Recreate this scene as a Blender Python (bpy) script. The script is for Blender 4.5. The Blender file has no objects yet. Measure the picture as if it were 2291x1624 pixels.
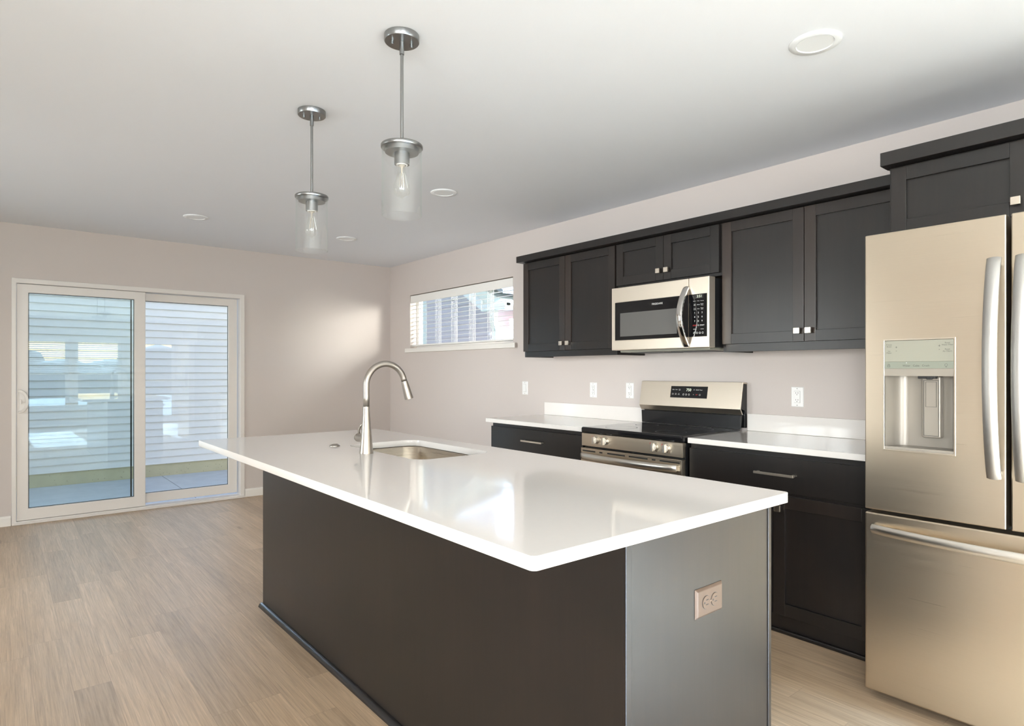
import bpy, bmesh, math, random
from mathutils import Vector, Matrix

random.seed(7)
SC = bpy.context.scene
COL = SC.collection

# ------------------------------------------------------------------ camera
W, D, H = 3.5725, 6.6164, 2.5083          # kitchen wall x, patio-door wall y, ceiling z
REAR, LEFT = -4.0, -2.7                    # the room behind and left of the viewer
cam_data = bpy.data.cameras.new('camera')
cam = bpy.data.objects.new('camera', cam_data)
COL.objects.link(cam)
cam.location = (0, 0, 1.2801)
cam.rotation_euler = (math.pi / 2, 0, -0.6886)
cam_data.sensor_width = 36
cam_data.sensor_fit = 'HORIZONTAL'
cam_data.lens = 1391.4 * 36 / 2291
cam_data.shift_y = (830.3254 - 812) / 2291
cam_data.clip_start = 0.02
SC.camera = cam

# ------------------------------------------------------------------ sky, sun, fill lamps
SC.view_settings.view_transform = 'Standard'
SC.view_settings.look = 'None'
SC.view_settings.gamma = 1
SC.view_settings.exposure = 0.36
SC.view_settings.use_curve_mapping = False
world = bpy.data.worlds.new('world')
SC.world = world
world.use_nodes = True
wn = world.node_tree.nodes
wl = world.node_tree.links
wn.clear()
sky = wn.new('ShaderNodeTexSky')
sky.sky_type = 'NISHITA'
sky.sun_disc = False
sky.sun_elevation = math.radians(24)
sky.sun_rotation = math.radians(180)
bg = wn.new('ShaderNodeBackground')
bg.inputs['Strength'].default_value = 0.36
wo = wn.new('ShaderNodeOutputWorld')
wl.new(sky.outputs[0], bg.inputs[0])
wl.new(bg.outputs[0], wo.inputs[0])

def add_sun(name, direction, energy, color, angle=0.6):
    d = bpy.data.lights.new(name, 'SUN')
    d.energy = energy
    d.color = color
    d.angle = math.radians(angle)
    o = bpy.data.objects.new(name, d)
    COL.objects.link(o)
    o.location = (0, -12, 9)
    o.rotation_euler = Vector(direction).to_track_quat('-Z', 'Y').to_euler()
    return o

def add_area(name, loc, direction, sx, sy, power, color, spread=180):
    d = bpy.data.lights.new(name, 'AREA')
    d.shape = 'RECTANGLE'
    d.size, d.size_y = sx, sy
    d.energy = power
    d.color = color
    d.spread = math.radians(spread)
    o = bpy.data.objects.new(name, d)
    COL.objects.link(o)
    o.location = loc
    o.rotation_euler = Vector(direction).to_track_quat('-Z', 'Z').to_euler()
    return o

add_sun('sun', (0.02, 1.0, -0.45), 80.0, (0.64, 0.90, 1.28))
# added fill lamps outside invented windows behind and left of the viewer
add_area('daylight_rear', (-1.45, REAR - 0.30, 1.30), (0.22, 1, 0.0), 1.9, 1.7, 215, (0.97, 0.97, 1.0))
add_area('daylight_rear_right', (3.70, REAR - 4.0, 4.1), (-0.80, 4, -2.75), 1.6, 1.6, 3200, (0.64, 0.92, 1.32), 36)
add_area('daylight_left', (LEFT - 1.30, -1.60, 1.75), (1, 0.50, -0.06), 2.6, 1.7, 88, (0.97, 0.97, 1.0), 75)
add_area('daylight_left_far', (LEFT - 1.30, 4.85, 1.75), (1, -0.12, -0.06), 2.4, 1.7, 62, (0.97, 0.97, 1.0), 75)
# added lamp out of view, brightens the far wall through the kitchen window
add_area('daylight_kitchen', (4.45, 2.6, 2.3), (-0.30, 1.0, -0.17), 0.9, 0.9, 132, (1.0, 0.96, 0.90), 100)

SC.cycles.max_bounces = 10
SC.cycles.diffuse_bounces = 6
SC.cycles.glossy_bounces = 5
SC.cycles.transmission_bounces = 6
SC.cycles.transparent_max_bounces = 24
SC.cycles.caustics_reflective = False
SC.cycles.caustics_refractive = False
SC.cycles.sample_clamp_indirect = 6
SC.cycles.blur_glossy = 0.5

# ------------------------------------------------------------------ materials
def new_mat(name):
    m = bpy.data.materials.new(name)
    m.use_nodes = True
    nt = m.node_tree
    b = nt.nodes.get('Principled BSDF')
    return m, nt, b

def node(nt, kind, **kw):
    n = nt.nodes.new(kind)
    for k, v in kw.items():
        if k in n.inputs:
            n.inputs[k].default_value = v
        else:
            setattr(n, k, v)
    return n

def plain(name, color, rough=0.5, metal=0.0, spec=0.5, noise=0.0, nscale=40, bump=0.0, bscale=200, coat=0.0):
    m, nt, b = new_mat(name)
    c4 = (*color, 1)
    b.inputs['Base Color'].default_value = c4
    b.inputs['Roughness'].default_value = rough
    b.inputs['Metallic'].default_value = metal
    b.inputs['Specular IOR Level'].default_value = spec
    b.inputs['Coat Weight'].default_value = coat
    tc = node(nt, 'ShaderNodeTexCoord')
    if noise:
        n = node(nt, 'ShaderNodeTexNoise', Scale=nscale, Detail=4.0)
        nt.links.new(tc.outputs['Object'], n.inputs['Vector'])
        mx = node(nt, 'ShaderNodeMixRGB')
        mx.inputs[1].default_value = tuple(x * (1 - noise) for x in color) + (1,)
        mx.inputs[2].default_value = tuple(min(1, x * (1 + noise)) for x in color) + (1,)
        nt.links.new(n.outputs['Fac'], mx.inputs[0])
        nt.links.new(mx.outputs[0], b.inputs['Base Color'])
    if bump:
        n2 = node(nt, 'ShaderNodeTexNoise', Scale=bscale, Detail=2.0)
        nt.links.new(tc.outputs['Object'], n2.inputs['Vector'])
        bp = node(nt, 'ShaderNodeBump', Strength=bump, Distance=0.002)
        nt.links.new(n2.outputs['Fac'], bp.inputs['Height'])
        nt.links.new(bp.outputs[0], b.inputs['Normal'])
    return m

def brushed(name, color, rough=0.3, axis='y', strength=0.25, scale=(3, 3, 420), metal=1.0):
    """Brushed sheet metal: fine lines along one axis spread the reflection across it."""
    m, nt, b = new_mat(name)
    b.inputs['Metallic'].default_value = metal
    tc = node(nt, 'ShaderNodeTexCoord')
    mp = node(nt, 'ShaderNodeMapping')
    mp.inputs['Scale'].default_value = scale
    nt.links.new(tc.outputs['Object'], mp.inputs['Vector'])
    n = node(nt, 'ShaderNodeTexNoise', Scale=1.0, Detail=3.0)
    nt.links.new(mp.outputs[0], n.inputs['Vector'])
    mx = node(nt, 'ShaderNodeMixRGB')
    mx.inputs[1].default_value = tuple(x * 0.96 for x in color) + (1,)
    mx.inputs[2].default_value = tuple(min(1, x * 1.04) for x in color) + (1,)
    nt.links.new(n.outputs['Fac'], mx.inputs[0])
    nt.links.new(mx.outputs[0], b.inputs['Base Color'])
    mr = node(nt, 'ShaderNodeMapRange')
    mr.inputs['To Min'].default_value = rough * 0.8
    mr.inputs['To Max'].default_value = rough * 1.25
    nt.links.new(n.outputs['Fac'], mr.inputs['Value'])
    nt.links.new(mr.outputs[0], b.inputs['Roughness'])
    bp = node(nt, 'ShaderNodeBump', Strength=strength, Distance=0.0006)
    nt.links.new(n.outputs['Fac'], bp.inputs['Height'])
    nt.links.new(bp.outputs[0], b.inputs['Normal'])
    return m

def thin_glass(name, tint=(0.97, 0.99, 0.98), base=0.03, gain=1.0, rough=0.0):
    m, nt, b = new_mat(name)
    nt.nodes.remove(b)
    out = nt.nodes.get('Material Output')
    tr = node(nt, 'ShaderNodeBsdfTransparent')
    tr.inputs['Color'].default_value = (*tint, 1)
    gl = node(nt, 'ShaderNodeBsdfGlossy')
    gl.inputs['Color'].default_value = (0.95, 1.0, 0.98, 1)
    gl.inputs['Roughness'].default_value = rough
    fr = node(nt, 'ShaderNodeFresnel', IOR=1.5)
    ge = node(nt, 'ShaderNodeNewGeometry')            # both faces of the thin sheet reflect alike
    io = node(nt, 'ShaderNodeMapRange')
    io.inputs['To Min'].default_value = 1.5
    io.inputs['To Max'].default_value = 1 / 1.5
    nt.links.new(ge.outputs['Backfacing'], io.inputs['Value'])
    nt.links.new(io.outputs[0], fr.inputs['IOR'])
    ma = node(nt, 'ShaderNodeMath', operation='MULTIPLY_ADD')
    ma.inputs[1].default_value = gain
    ma.inputs[2].default_value = base
    ma.use_clamp = True
    nt.links.new(fr.outputs[0], ma.inputs[0])
    mix = node(nt, 'ShaderNodeMixShader')
    nt.links.new(ma.outputs[0], mix.inputs[0])
    nt.links.new(tr.outputs[0], mix.inputs[1])
    nt.links.new(gl.outputs[0], mix.inputs[2])
    nt.links.new(mix.outputs[0], out.inputs['Surface'])
    return m

def glow(name, color, strength):
    m, nt, b = new_mat(name)
    b.inputs['Base Color'].default_value = (0.02, 0.02, 0.02, 1)
    b.inputs['Emission Color'].default_value = (*color, 1)
    b.inputs['Emission Strength'].default_value = strength
    return m

def stained_wood(name, dark, warm, rough=0.38):
    m, nt, b = new_mat(name)
    tc = node(nt, 'ShaderNodeTexCoord')
    mp = node(nt, 'ShaderNodeMapping')
    mp.inputs['Scale'].default_value = (38, 38, 2.2)
    nt.links.new(tc.outputs['Object'], mp.inputs['Vector'])
    n = node(nt, 'ShaderNodeTexNoise', Scale=1.0, Detail=5.0, Roughness=0.65, Distortion=0.6)
    nt.links.new(mp.outputs[0], n.inputs['Vector'])
    n2 = node(nt, 'ShaderNodeTexNoise', Scale=3.0, Detail=2.0)
    nt.links.new(tc.outputs['Object'], n2.inputs['Vector'])
    at = node(nt, 'ShaderNodeAttribute', attribute_name='tone')
    add = node(nt, 'ShaderNodeMath', operation='MULTIPLY')
    nt.links.new(n.outputs['Fac'], add.inputs[0])
    nt.links.new(n2.outputs['Fac'], add.inputs[1])
    ad2 = node(nt, 'ShaderNodeMath', operation='MULTIPLY_ADD')
    ad2.inputs[1].default_value = 0.6
    nt.links.new(add.outputs[0], ad2.inputs[0])
    nt.links.new(at.outputs['Fac'], ad2.inputs[2])
    ad2.use_clamp = True
    mx = node(nt, 'ShaderNodeMixRGB')
    mx.inputs[1].default_value = (*dark, 1)
    mx.inputs[2].default_value = (*warm, 1)
    nt.links.new(ad2.outputs[0], mx.inputs[0])
    nt.links.new(mx.outputs[0], b.inputs['Base Color'])
    b.inputs['Roughness'].default_value = rough
    b.inputs['Specular IOR Level'].default_value = 0.50
    bp = node(nt, 'ShaderNodeBump', Strength=0.08, Distance=0.001)
    nt.links.new(n.outputs['Fac'], bp.inputs['Height'])
    nt.links.new(bp.outputs[0], b.inputs['Normal'])
    return m

def plank_floor(name):
    m, nt, b = new_mat(name)
    L = nt.links.new
    tc = node(nt, 'ShaderNodeTexCoord')
    sep = node(nt, 'ShaderNodeSeparateXYZ')
    L(tc.outputs['Object'], sep.inputs[0])
    def mth(op, a_, b_=None):
        n_ = node(nt, 'ShaderNodeMath', operation=op)
        for i_, v_ in enumerate((a_, b_)):
            if v_ is None:
                continue
            if isinstance(v_, (int, float)):
                n_.inputs[i_].default_value = v_
            else:
                L(v_, n_.inputs[i_])
        return n_.outputs[0]
    rowf = mth('DIVIDE', mth('ADD', sep.outputs['X'], 10.06), 0.127)
    row = mth('FLOOR', rowf)
    wr = node(nt, 'ShaderNodeTexWhiteNoise', noise_dimensions='1D')
    L(row, wr.inputs['W'])
    colf = mth('ADD', mth('DIVIDE', sep.outputs['Y'], 1.22), mth('MULTIPLY', wr.outputs['Value'], 7.0))
    colm = mth('FLOOR', colf)
    cmb2 = node(nt, 'ShaderNodeCombineXYZ')
    L(row, cmb2.inputs['X'])
    L(colm, cmb2.inputs['Y'])
    wp = node(nt, 'ShaderNodeTexWhiteNoise', noise_dimensions='2D')
    L(cmb2.outputs[0], wp.inputs['Vector'])
    # distance to the plank edges, in metres
    fx_ = mth('FRACT', rowf)
    fy_ = mth('FRACT', colf)
    ex = mth('MULTIPLY', mth('MINIMUM', fx_, mth('SUBTRACT', 1.0, fx_)), 0.127)
    ey = mth('MULTIPLY', mth('MINIMUM', fy_, mth('SUBTRACT', 1.0, fy_)), 1.22)
    seam = node(nt, 'ShaderNodeMapRange')
    seam.inputs['From Min'].default_value = 0.0003
    seam.inputs['From Max'].default_value = 0.0016
    seam.inputs['To Min'].default_value = 1.0
    seam.inputs['To Max'].default_value = 0.0
    L(mth('MINIMUM', ex, ey), seam.inputs['Value'])
    # per-plank shift of the grain
    off = node(nt, 'ShaderNodeVectorMath', operation='SCALE')
    off.inputs['Scale'].default_value = 37.0
    L(wp.outputs['Color'], off.inputs[0])
    pos = node(nt, 'ShaderNodeVectorMath', operation='ADD')
    L(tc.outputs['Object'], pos.inputs[0])
    L(off.outputs[0], pos.inputs[1])
    # broad figure
    mp = node(nt, 'ShaderNodeMapping')
    mp.inputs['Scale'].default_value = (16.0, 1.1, 1)
    L(pos.outputs[0], mp.inputs['Vector'])
    big = node(nt, 'ShaderNodeTexNoise', Scale=1.0, Detail=4.0, Roughness=0.6, Distortion=1.0)
    L(mp.outputs[0], big.inputs['Vector'])
    # fine streaks
    mp2 = node(nt, 'ShaderNodeMapping')
    mp2.inputs['Scale'].default_value = (150.0, 3.5, 1)
    L(pos.outputs[0], mp2.inputs['Vector'])
    fine = node(nt, 'ShaderNodeTexNoise', Scale=1.0, Detail=5.0, Roughness=0.7, Distortion=0.8)
    L(mp2.outputs[0], fine.inputs['Vector'])
    # rings round sparse knots
    mp3 = node(nt, 'ShaderNodeMapping')
    mp3.inputs['Scale'].default_value = (5.2, 1.35, 1)
    L(pos.outputs[0], mp3.inputs['Vector'])
    vo = node(nt, 'ShaderNodeTexVoronoi', Scale=1.0)
    L(mp3.outputs[0], vo.inputs['Vector'])
    knot = node(nt, 'ShaderNodeMapRange')
    knot.inputs['From Min'].default_value = 0.0
    knot.inputs['From Max'].default_value = 0.13
    knot.inputs['To Min'].default_value = 1.0
    knot.inputs['To Max'].default_value = 0.0
    L(vo.outputs['Distance'], knot.inputs['Value'])
    pick = node(nt, 'ShaderNodeSeparateColor')
    L(vo.outputs['Color'], pick.inputs[0])
    gate = node(nt, 'ShaderNodeMath', operation='GREATER_THAN')
    gate.inputs[1].default_value = 0.72
    L(pick.outputs[0], gate.inputs[0])
    kn = node(nt, 'ShaderNodeMath', operation='MULTIPLY')
    L(knot.outputs[0], kn.inputs[0])
    L(gate.outputs[0], kn.inputs[1])
    # colours
    ramp = node(nt, 'ShaderNodeValToRGB')
    e = ramp.color_ramp.elements
    e[0].position = 0.22
    e[0].color = (0.415, 0.292, 0.186, 1)
    e[1].position = 0.78
    e[1].color = (0.585, 0.430, 0.290, 1)
    L(big.outputs['Fac'], ramp.inputs[0])
    tone = node(nt, 'ShaderNodeMapRange')
    tone.inputs['To Min'].default_value = 0.87
    tone.inputs['To Max'].default_value = 1.10
    L(wp.outputs['Value'], tone.inputs['Value'])
    fr = node(nt, 'ShaderNodeMapRange')
    fr.inputs['From Min'].default_value = 0.25
    fr.inputs['From Max'].default_value = 0.75
    fr.inputs['To Min'].default_value = 0.66
    fr.inputs['To Max'].default_value = 1.22
    L(fine.outputs['Fac'], fr.inputs['Value'])
    mul = node(nt, 'ShaderNodeMath', operation='MULTIPLY')
    L(tone.outputs[0], mul.inputs[0])
    L(fr.outputs[0], mul.inputs[1])
    v1 = node(nt, 'ShaderNodeVectorMath', operation='SCALE')
    L(ramp.outputs[0], v1.inputs[0])
    L(mul.outputs[0], v1.inputs['Scale'])
    mk = node(nt, 'ShaderNodeMixRGB')
    mk.inputs[2].default_value = (0.20, 0.125, 0.075, 1)
    kf = node(nt, 'ShaderNodeMath', operation='MULTIPLY')
    kf.inputs[1].default_value = 0.75
    L(kn.outputs[0], kf.inputs[0])
    L(kf.outputs[0], mk.inputs[0])
    L(v1.outputs[0], mk.inputs[1])
    mm = node(nt, 'ShaderNodeMixRGB')
    mm.inputs[2].default_value = (0.17, 0.115, 0.075, 1)
    mf = node(nt, 'ShaderNodeMath', operation='MULTIPLY')
    mf.inputs[1].default_value = 0.38
    L(seam.outputs[0], mf.inputs[0])
    L(mf.outputs[0], mm.inputs[0])
    L(mk.outputs[0], mm.inputs[1])
    L(mm.outputs[0], b.inputs['Base Color'])
    b.inputs['Roughness'].default_value = 0.42
    bp = node(nt, 'ShaderNodeBump', Strength=0.18, Distance=0.001)
    L(fine.outputs['Fac'], bp.inputs['Height'])
    L(bp.outputs[0], b.inputs['Normal'])
    return m

M = {}
M['wall'] = plain('warm grey wall paint', (0.600, 0.542, 0.512), 0.75, noise=0.02, nscale=1.2, bump=0.05, bscale=260)
M['ceiling'] = plain('white ceiling paint', (0.785, 0.81, 0.865), 0.9, bump=0.04, bscale=220)
M['trim'] = plain('white trim paint', (0.80, 0.77, 0.73), 0.42)
M['vinyl'] = plain('white vinyl', (0.74, 0.70, 0.665), 0.35)
M['floor'] = plank_floor('oak vinyl plank')
M['wood'] = stained_wood('charcoal stained maple', (0.0070, 0.0066, 0.0066), (0.044, 0.029, 0.022), 0.33)
M['wood_dark'] = plain('dark cabinet recess', (0.012, 0.011, 0.010), 0.6)
M['maple'] = plain('raw maple underside', (0.50, 0.42, 0.33), 0.6, noise=0.06, nscale=8)
M['quartz'] = plain('white quartz', (0.80, 0.765, 0.735), 0.07, noise=0.012, nscale=60, spec=0.5)
M['steel'] = brushed('warm brushed stainless', (0.61, 0.525, 0.415), 0.30, strength=0.05, scale=(2, 2, 800))
M['steel_light'] = brushed('brushed stainless face', (0.77, 0.685, 0.575), 0.36, strength=0.05, scale=(2, 2, 800))  # lighter copy of the stainless; missing reflected light is put into its colour
M['handle'] = brushed('satin appliance handle', (0.47, 0.455, 0.435), 0.40, strength=0.25, scale=(300, 300, 6))
M['handle_flat'] = brushed('satin appliance bar', (0.74, 0.70, 0.64), 0.30, strength=0.25)
M['sinksteel'] = brushed('sink stainless', (0.56, 0.49, 0.40), 0.28, strength=0.05, scale=(2, 2, 800))
M['nickel'] = brushed('brushed nickel', (0.44, 0.400, 0.360), 0.36, strength=0.12, scale=(4, 4, 300))
M['pendantmetal'] = brushed('brushed nickel fixture', (0.30, 0.30, 0.295), 0.32, strength=0.12, scale=(4, 4, 300))
M['knob'] = plain('champagne nickel', (0.74, 0.66, 0.56), 0.30, metal=1.0)
M['chrome'] = plain('chrome', (0.82, 0.80, 0.77), 0.10, metal=1.0)
M['blackgloss'] = plain('black ceramic glass', (0.008, 0.008, 0.009), 0.08, spec=0.5, noise=0.3, nscale=300)
M['blackenamel'] = plain('black enamel', (0.012, 0.012, 0.013), 0.22)
M['blackplastic'] = plain('black plastic', (0.015, 0.015, 0.016), 0.45)
M['greymesh'] = plain('grey oven-window mesh', (0.11, 0.106, 0.10), 0.30, noise=0.12, nscale=900)
M['darkgrey'] = plain('dark grey appliance side', (0.06, 0.06, 0.06), 0.5)
M['silverplastic'] = plain('silver control panel', (0.25, 0.243, 0.200), 0.45)
M['silverstrip'] = plain('silver button strip', (0.195, 0.207, 0.170), 0.45)
M['alcove'] = plain('dispenser alcove plastic', (0.29, 0.26, 0.225), 0.36, metal=0.25)
M['ink'] = plain('dark grey lettering', (0.06, 0.055, 0.05), 0.6)
M['paleink'] = plain('pale lettering', (0.78, 0.78, 0.76), 0.5)
M['redink'] = plain('red lettering', (0.65, 0.05, 0.04), 0.5)
M['digits'] = glow('lit display digits', (0.86, 0.95, 0.75), 1.1)
M['whiteplastic'] = plain('white outlet plastic', (0.84, 0.83, 0.82), 0.35)
M['slot'] = plain('outlet slot', (0.05, 0.05, 0.05), 0.7)
M['bronze'] = brushed('satin bronze plate', (0.125, 0.088, 0.068), 0.42, strength=0.05, metal=0.5)
M['bronze_dark'] = plain('bronze receptacle', (0.19, 0.135, 0.105), 0.4, metal=0.2)
M['paneglass'] = thin_glass('window glass', (0.96, 0.98, 0.97), base=0.0, gain=0.75)
M['screenglass'] = thin_glass('low-e door glass', (0.86, 0.93, 0.91), base=0.004, gain=1.0)
M['shadeglass'] = thin_glass('clear shade glass', (0.995, 0.995, 0.995), base=0.0, gain=1.0)
M['bulbglass'] = thin_glass('bulb glass', (0.975, 0.97, 0.96), base=0.02, gain=0.8)
M['filament'] = plain('pale filament', (0.52, 0.47, 0.40), 0.5)
M['lens'] = plain('white light lens', (0.84, 0.86, 0.89), 0.5)
M['slat'] = plain('white blind slat', (0.84, 0.82, 0.79), 0.5)
M['siding'] = plain('pale vinyl siding', (0.77, 0.71, 0.685), 0.55, noise=0.03, nscale=20)
M['lilac'] = plain('grey lilac siding', (0.56, 0.455, 0.52), 0.6)
M['tan'] = plain('tan siding', (0.62, 0.42, 0.30), 0.6)
M['exttrim'] = plain('white exterior trim', (0.66, 0.67, 0.68), 0.5)
M['soffit'] = plain('pale soffit', (0.66, 0.68, 0.62), 0.6)
M['roofing'] = plain('grey shingles', (0.16, 0.16, 0.17), 0.85, noise=0.2, nscale=30)
M['treeline'] = plain('dark foliage', (0.03, 0.045, 0.025), 0.9, noise=0.3, nscale=3)
M['rubber'] = plain('black rubber', (0.01, 0.01, 0.01), 0.6)
M['gasket'] = plain('dark gasket', (0.03, 0.032, 0.034), 0.6)

def concrete(name, color, spots):
    m, nt, b = new_mat(name)
    tc = node(nt, 'ShaderNodeTexCoord')
    n = node(nt, 'ShaderNodeTexNoise', Scale=6.0, Detail=6.0)
    v = node(nt, 'ShaderNodeTexVoronoi', Scale=22.0)
    nt.links.new(tc.outputs['Object'], n.inputs['Vector'])
    nt.links.new(tc.outputs['Object'], v.inputs['Vector'])
    mx = node(nt, 'ShaderNodeMixRGB')
    mx.inputs[1].default_value = tuple(x * 0.85 for x in color) + (1,)
    mx.inputs[2].default_value = tuple(min(1, x * 1.12) for x in color) + (1,)
    nt.links.new(n.outputs['Fac'], mx.inputs[0])
    lt = node(nt, 'ShaderNodeMath', operation='LESS_THAN')
    lt.inputs[1].default_value = spots
    nt.links.new(v.outputs['Distance'], lt.inputs[0])
    m2 = node(nt, 'ShaderNodeMixRGB')
    m2.inputs[2].default_value = tuple(x * 0.45 for x in color) + (1,)
    nt.links.new(lt.outputs[0], m2.inputs[0])
    nt.links.new(mx.outputs[0], m2.inputs[1])
    nt.links.new(m2.outputs[0], b.inputs['Base Color'])
    b.inputs['Roughness'].default_value = 0.85
    return m
M['foundation'] = concrete('pitted yellowish concrete', (0.52, 0.45, 0.30), 0.11)
M['patio'] = concrete('smooth patio concrete', (0.58, 0.57, 0.56), 0.0)
M['ground'] = concrete('dry lawn', (0.075, 0.080, 0.050), 0.0)

# ------------------------------------------------------------------ mesh builder
ORIGIN = {}

class MB:
    def __init__(self):
        self.bm = bmesh.new()
        self.tone = self.bm.faces.layers.float.new('tone')
        self.mats = []

    def mi(self, mat):
        if mat is None:
            return 0
        if mat not in self.mats:
            self.mats.append(mat)
        return self.mats.index(mat)

    def face(self, vs, mi=0, tone=0.0, smooth=False):
        try:
            f = self.bm.faces.new(vs)
        except ValueError:
            return None
        f.material_index = mi
        f[self.tone] = tone
        f.smooth = smooth
        return f

    def box(self, x0, x1, y0, y1, z0, z1, mat=None, tone=0.0):
        x0, x1 = min(x0, x1), max(x0, x1)
        y0, y1 = min(y0, y1), max(y0, y1)
        z0, z1 = min(z0, z1), max(z0, z1)
        return self.hexa([(x0, y0, z0), (x1, y0, z0), (x1, y1, z0), (x0, y1, z0),
                          (x0, y0, z1), (x1, y0, z1), (x1, y1, z1), (x0, y1, z1)], mat, tone)

    def hexa(self, p, mat=None, tone=0.0):
        mi = self.mi(mat)
        v = [self.bm.verts.new(q) for q in p]
        for f in ((3, 2, 1, 0), (4, 5, 6, 7), (0, 1, 5, 4), (1, 2, 6, 5), (2, 3, 7, 6), (3, 0, 4, 7)):
            self.face([v[i] for i in f], mi, tone)
        return self

    def prism(self, pts, axis, a0, a1, mat=None, smooth=False, tone=0.0):
        """Extrude a 2D outline along an axis. pts are (u,v) in the other two axes in xyz order."""
        mi = self.mi(mat)
        def P(u, v, a):
            return {'x': (a, u, v), 'y': (u, a, v), 'z': (u, v, a)}[axis]
        A = [self.bm.verts.new(P(u, v, a0)) for u, v in pts]
        B = [self.bm.verts.new(P(u, v, a1)) for u, v in pts]
        n = len(pts)
        for i in range(n):
            j = (i + 1) % n
            self.face([A[i], A[j], B[j], B[i]], mi, tone, smooth)
        self.face(A[::-1], mi, tone)
        self.face(B, mi, tone)
        return self

    def lathe(self, runs, center, axis=(0, 0, 1), n=32, mat=None):
        """runs: lists of (radius, height); each run is smooth in itself."""
        mi = self.mi(mat)
        q = Vector((0, 0, 1)).rotation_difference(Vector(axis).normalized())
        c = Vector(center)
        for run in runs:
            rings = []
            for r, h in run:
                if r < 1e-6:
                    rings.append([self.bm.verts.new(c + q @ Vector((0, 0, h)))])
                else:
                    rings.append([self.bm.verts.new(c + q @ Vector((r * math.cos(2 * math.pi * i / n), r * math.sin(2 * math.pi * i / n), h))) for i in range(n)])
            for a, b in zip(rings, rings[1:]):
                for i in range(n):
                    j = (i + 1) % n
                    if len(a) == 1 and len(b) > 1:
                        self.face([a[0], b[j], b[i]], mi, 0, True)
                    elif len(b) == 1 and len(a) > 1:
                        self.face([a[i], a[j], b[0]], mi, 0, True)
                    elif len(a) > 1:
                        self.face([a[i], a[j], b[j], b[i]], mi, 0, True)
        return self

    def cyl(self, p0, p1, r0, r1=None, n=24, mat=None):
        r1 = r0 if r1 is None else r1
        ax = Vector(p1) - Vector(p0)
        h = ax.length
        return self.lathe([[(0, 0), (r0, 0)], [(r0, 0), (r1, h)], [(r1, h), (0, h)]], p0, ax, n, mat)

    def sweep(self, path, section, up=(0, 0, 1), mat=None, smooth=True, cap=True, scales=None):
        """Sweep a closed section (list of (a,b): a sideways, b along up) along a path."""
        mi = self.mi(mat)
        rings = []
        n = len(path)
        upv = Vector(up)
        for i, p in enumerate(path):
            p = Vector(p)
            t = (Vector(path[min(i + 1, n - 1)]) - Vector(path[max(i - 1, 0)])).normalized()
            side = t.cross(upv)
            if side.length < 1e-4:
                side = t.cross(Vector((0, 1, 0)))
            side.normalize()
            u2 = side.cross(t).normalized()
            s = 1 if scales is None else scales[i]
            rings.append([self.bm.verts.new(p + side * a * s + u2 * b * s) for a, b in section])
        m = len(section)
        for a, b in zip(rings, rings[1:]):
            for i in range(m):
                j = (i + 1) % m
                self.face([a[i], a[j], b[j], b[i]], mi, 0, smooth)
        if cap:
            self.face(rings[0][::-1], mi)
            self.face(rings[-1], mi)
        return self

    def tube(self, path, r, n=16, mat=None, up=(0, 1, 0), scales=None):
        sec = [(r * math.cos(2 * math.pi * i / n), r * math.sin(2 * math.pi * i / n)) for i in range(n)]
        return self.sweep(path, sec, up, mat, True, True, scales)

    def plate_with_hole(self, axis, a0, a1, u0, u1, v0, v1, holes, mat=None):
        """A slab between a0 and a1 on `axis`; u,v are the other two axes (xyz order); holes = [(u0,u1,v0,v1)]."""
        mi = self.mi(mat)
        us = sorted({u0, u1, *[h[0] for h in holes], *[h[1] for h in holes]})
        vs = sorted({v0, v1, *[h[2] for h in holes], *[h[3] for h in holes]})
        def P(u, v, a):
            return {'x': (a, u, v), 'y': (u, a, v), 'z': (u, v, a)}[axis]
        cache = {}
        def V(i, j, k):
            if (i, j, k) not in cache:
                cache[(i, j, k)] = self.bm.verts.new(P(us[i], vs[j], (a0, a1)[k]))
            return cache[(i, j, k)]
        def solid(i, j):
            if i < 0 or j < 0 or i >= len(us) - 1 or j >= len(vs) - 1:
                return False
            cu, cv = (us[i] + us[i + 1]) / 2, (vs[j] + vs[j + 1]) / 2
            return not any(h[0] < cu < h[1] and h[2] < cv < h[3] for h in holes)
        for i in range(len(us) - 1):
            for j in range(len(vs) - 1):
                if not solid(i, j):
                    continue
                self.face([V(i, j, 0), V(i + 1, j, 0), V(i + 1, j + 1, 0), V(i, j + 1, 0)], mi)
                self.face([V(i, j, 1), V(i, j + 1, 1), V(i + 1, j + 1, 1), V(i + 1, j, 1)], mi)
                if not solid(i - 1, j):
                    self.face([V(i, j, 0), V(i, j + 1, 0), V(i, j + 1, 1), V(i, j, 1)], mi)
                if not solid(i + 1, j):
                    self.face([V(i + 1, j, 0), V(i + 1, j, 1), V(i + 1, j + 1, 1), V(i + 1, j + 1, 0)], mi)
                if not solid(i, j - 1):
                    self.face([V(i, j, 0), V(i, j, 1), V(i + 1, j, 1), V(i + 1, j, 0)], mi)
                if not solid(i, j + 1):
                    self.face([V(i, j + 1, 0), V(i + 1, j + 1, 0), V(i + 1, j + 1, 1), V(i, j + 1, 1)], mi)
        return self

    def text(self, body, height, origin, right, up, mat=None, align='CENTER', depth=0.0004, squash=1.0):
        cu = bpy.data.curves.new('lettering', 'FONT')
        cu.body = body
        cu.size = height / 0.70
        cu.align_x = align
        cu.align_y = 'CENTER'
        cu.resolution_u = 3
        ob = bpy.data.objects.new('lettering', cu)
        COL.objects.link(ob)
        bpy.context.view_layer.update()
        dg = bpy.context.evaluated_depsgraph_get()
        me = bpy.data.meshes.new_from_object(ob.evaluated_get(dg))
        R, U = Vector(right), Vector(up)
        N = R.cross(U)
        o = Vector(origin) + N * depth
        mi = self.mi(mat)
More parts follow.
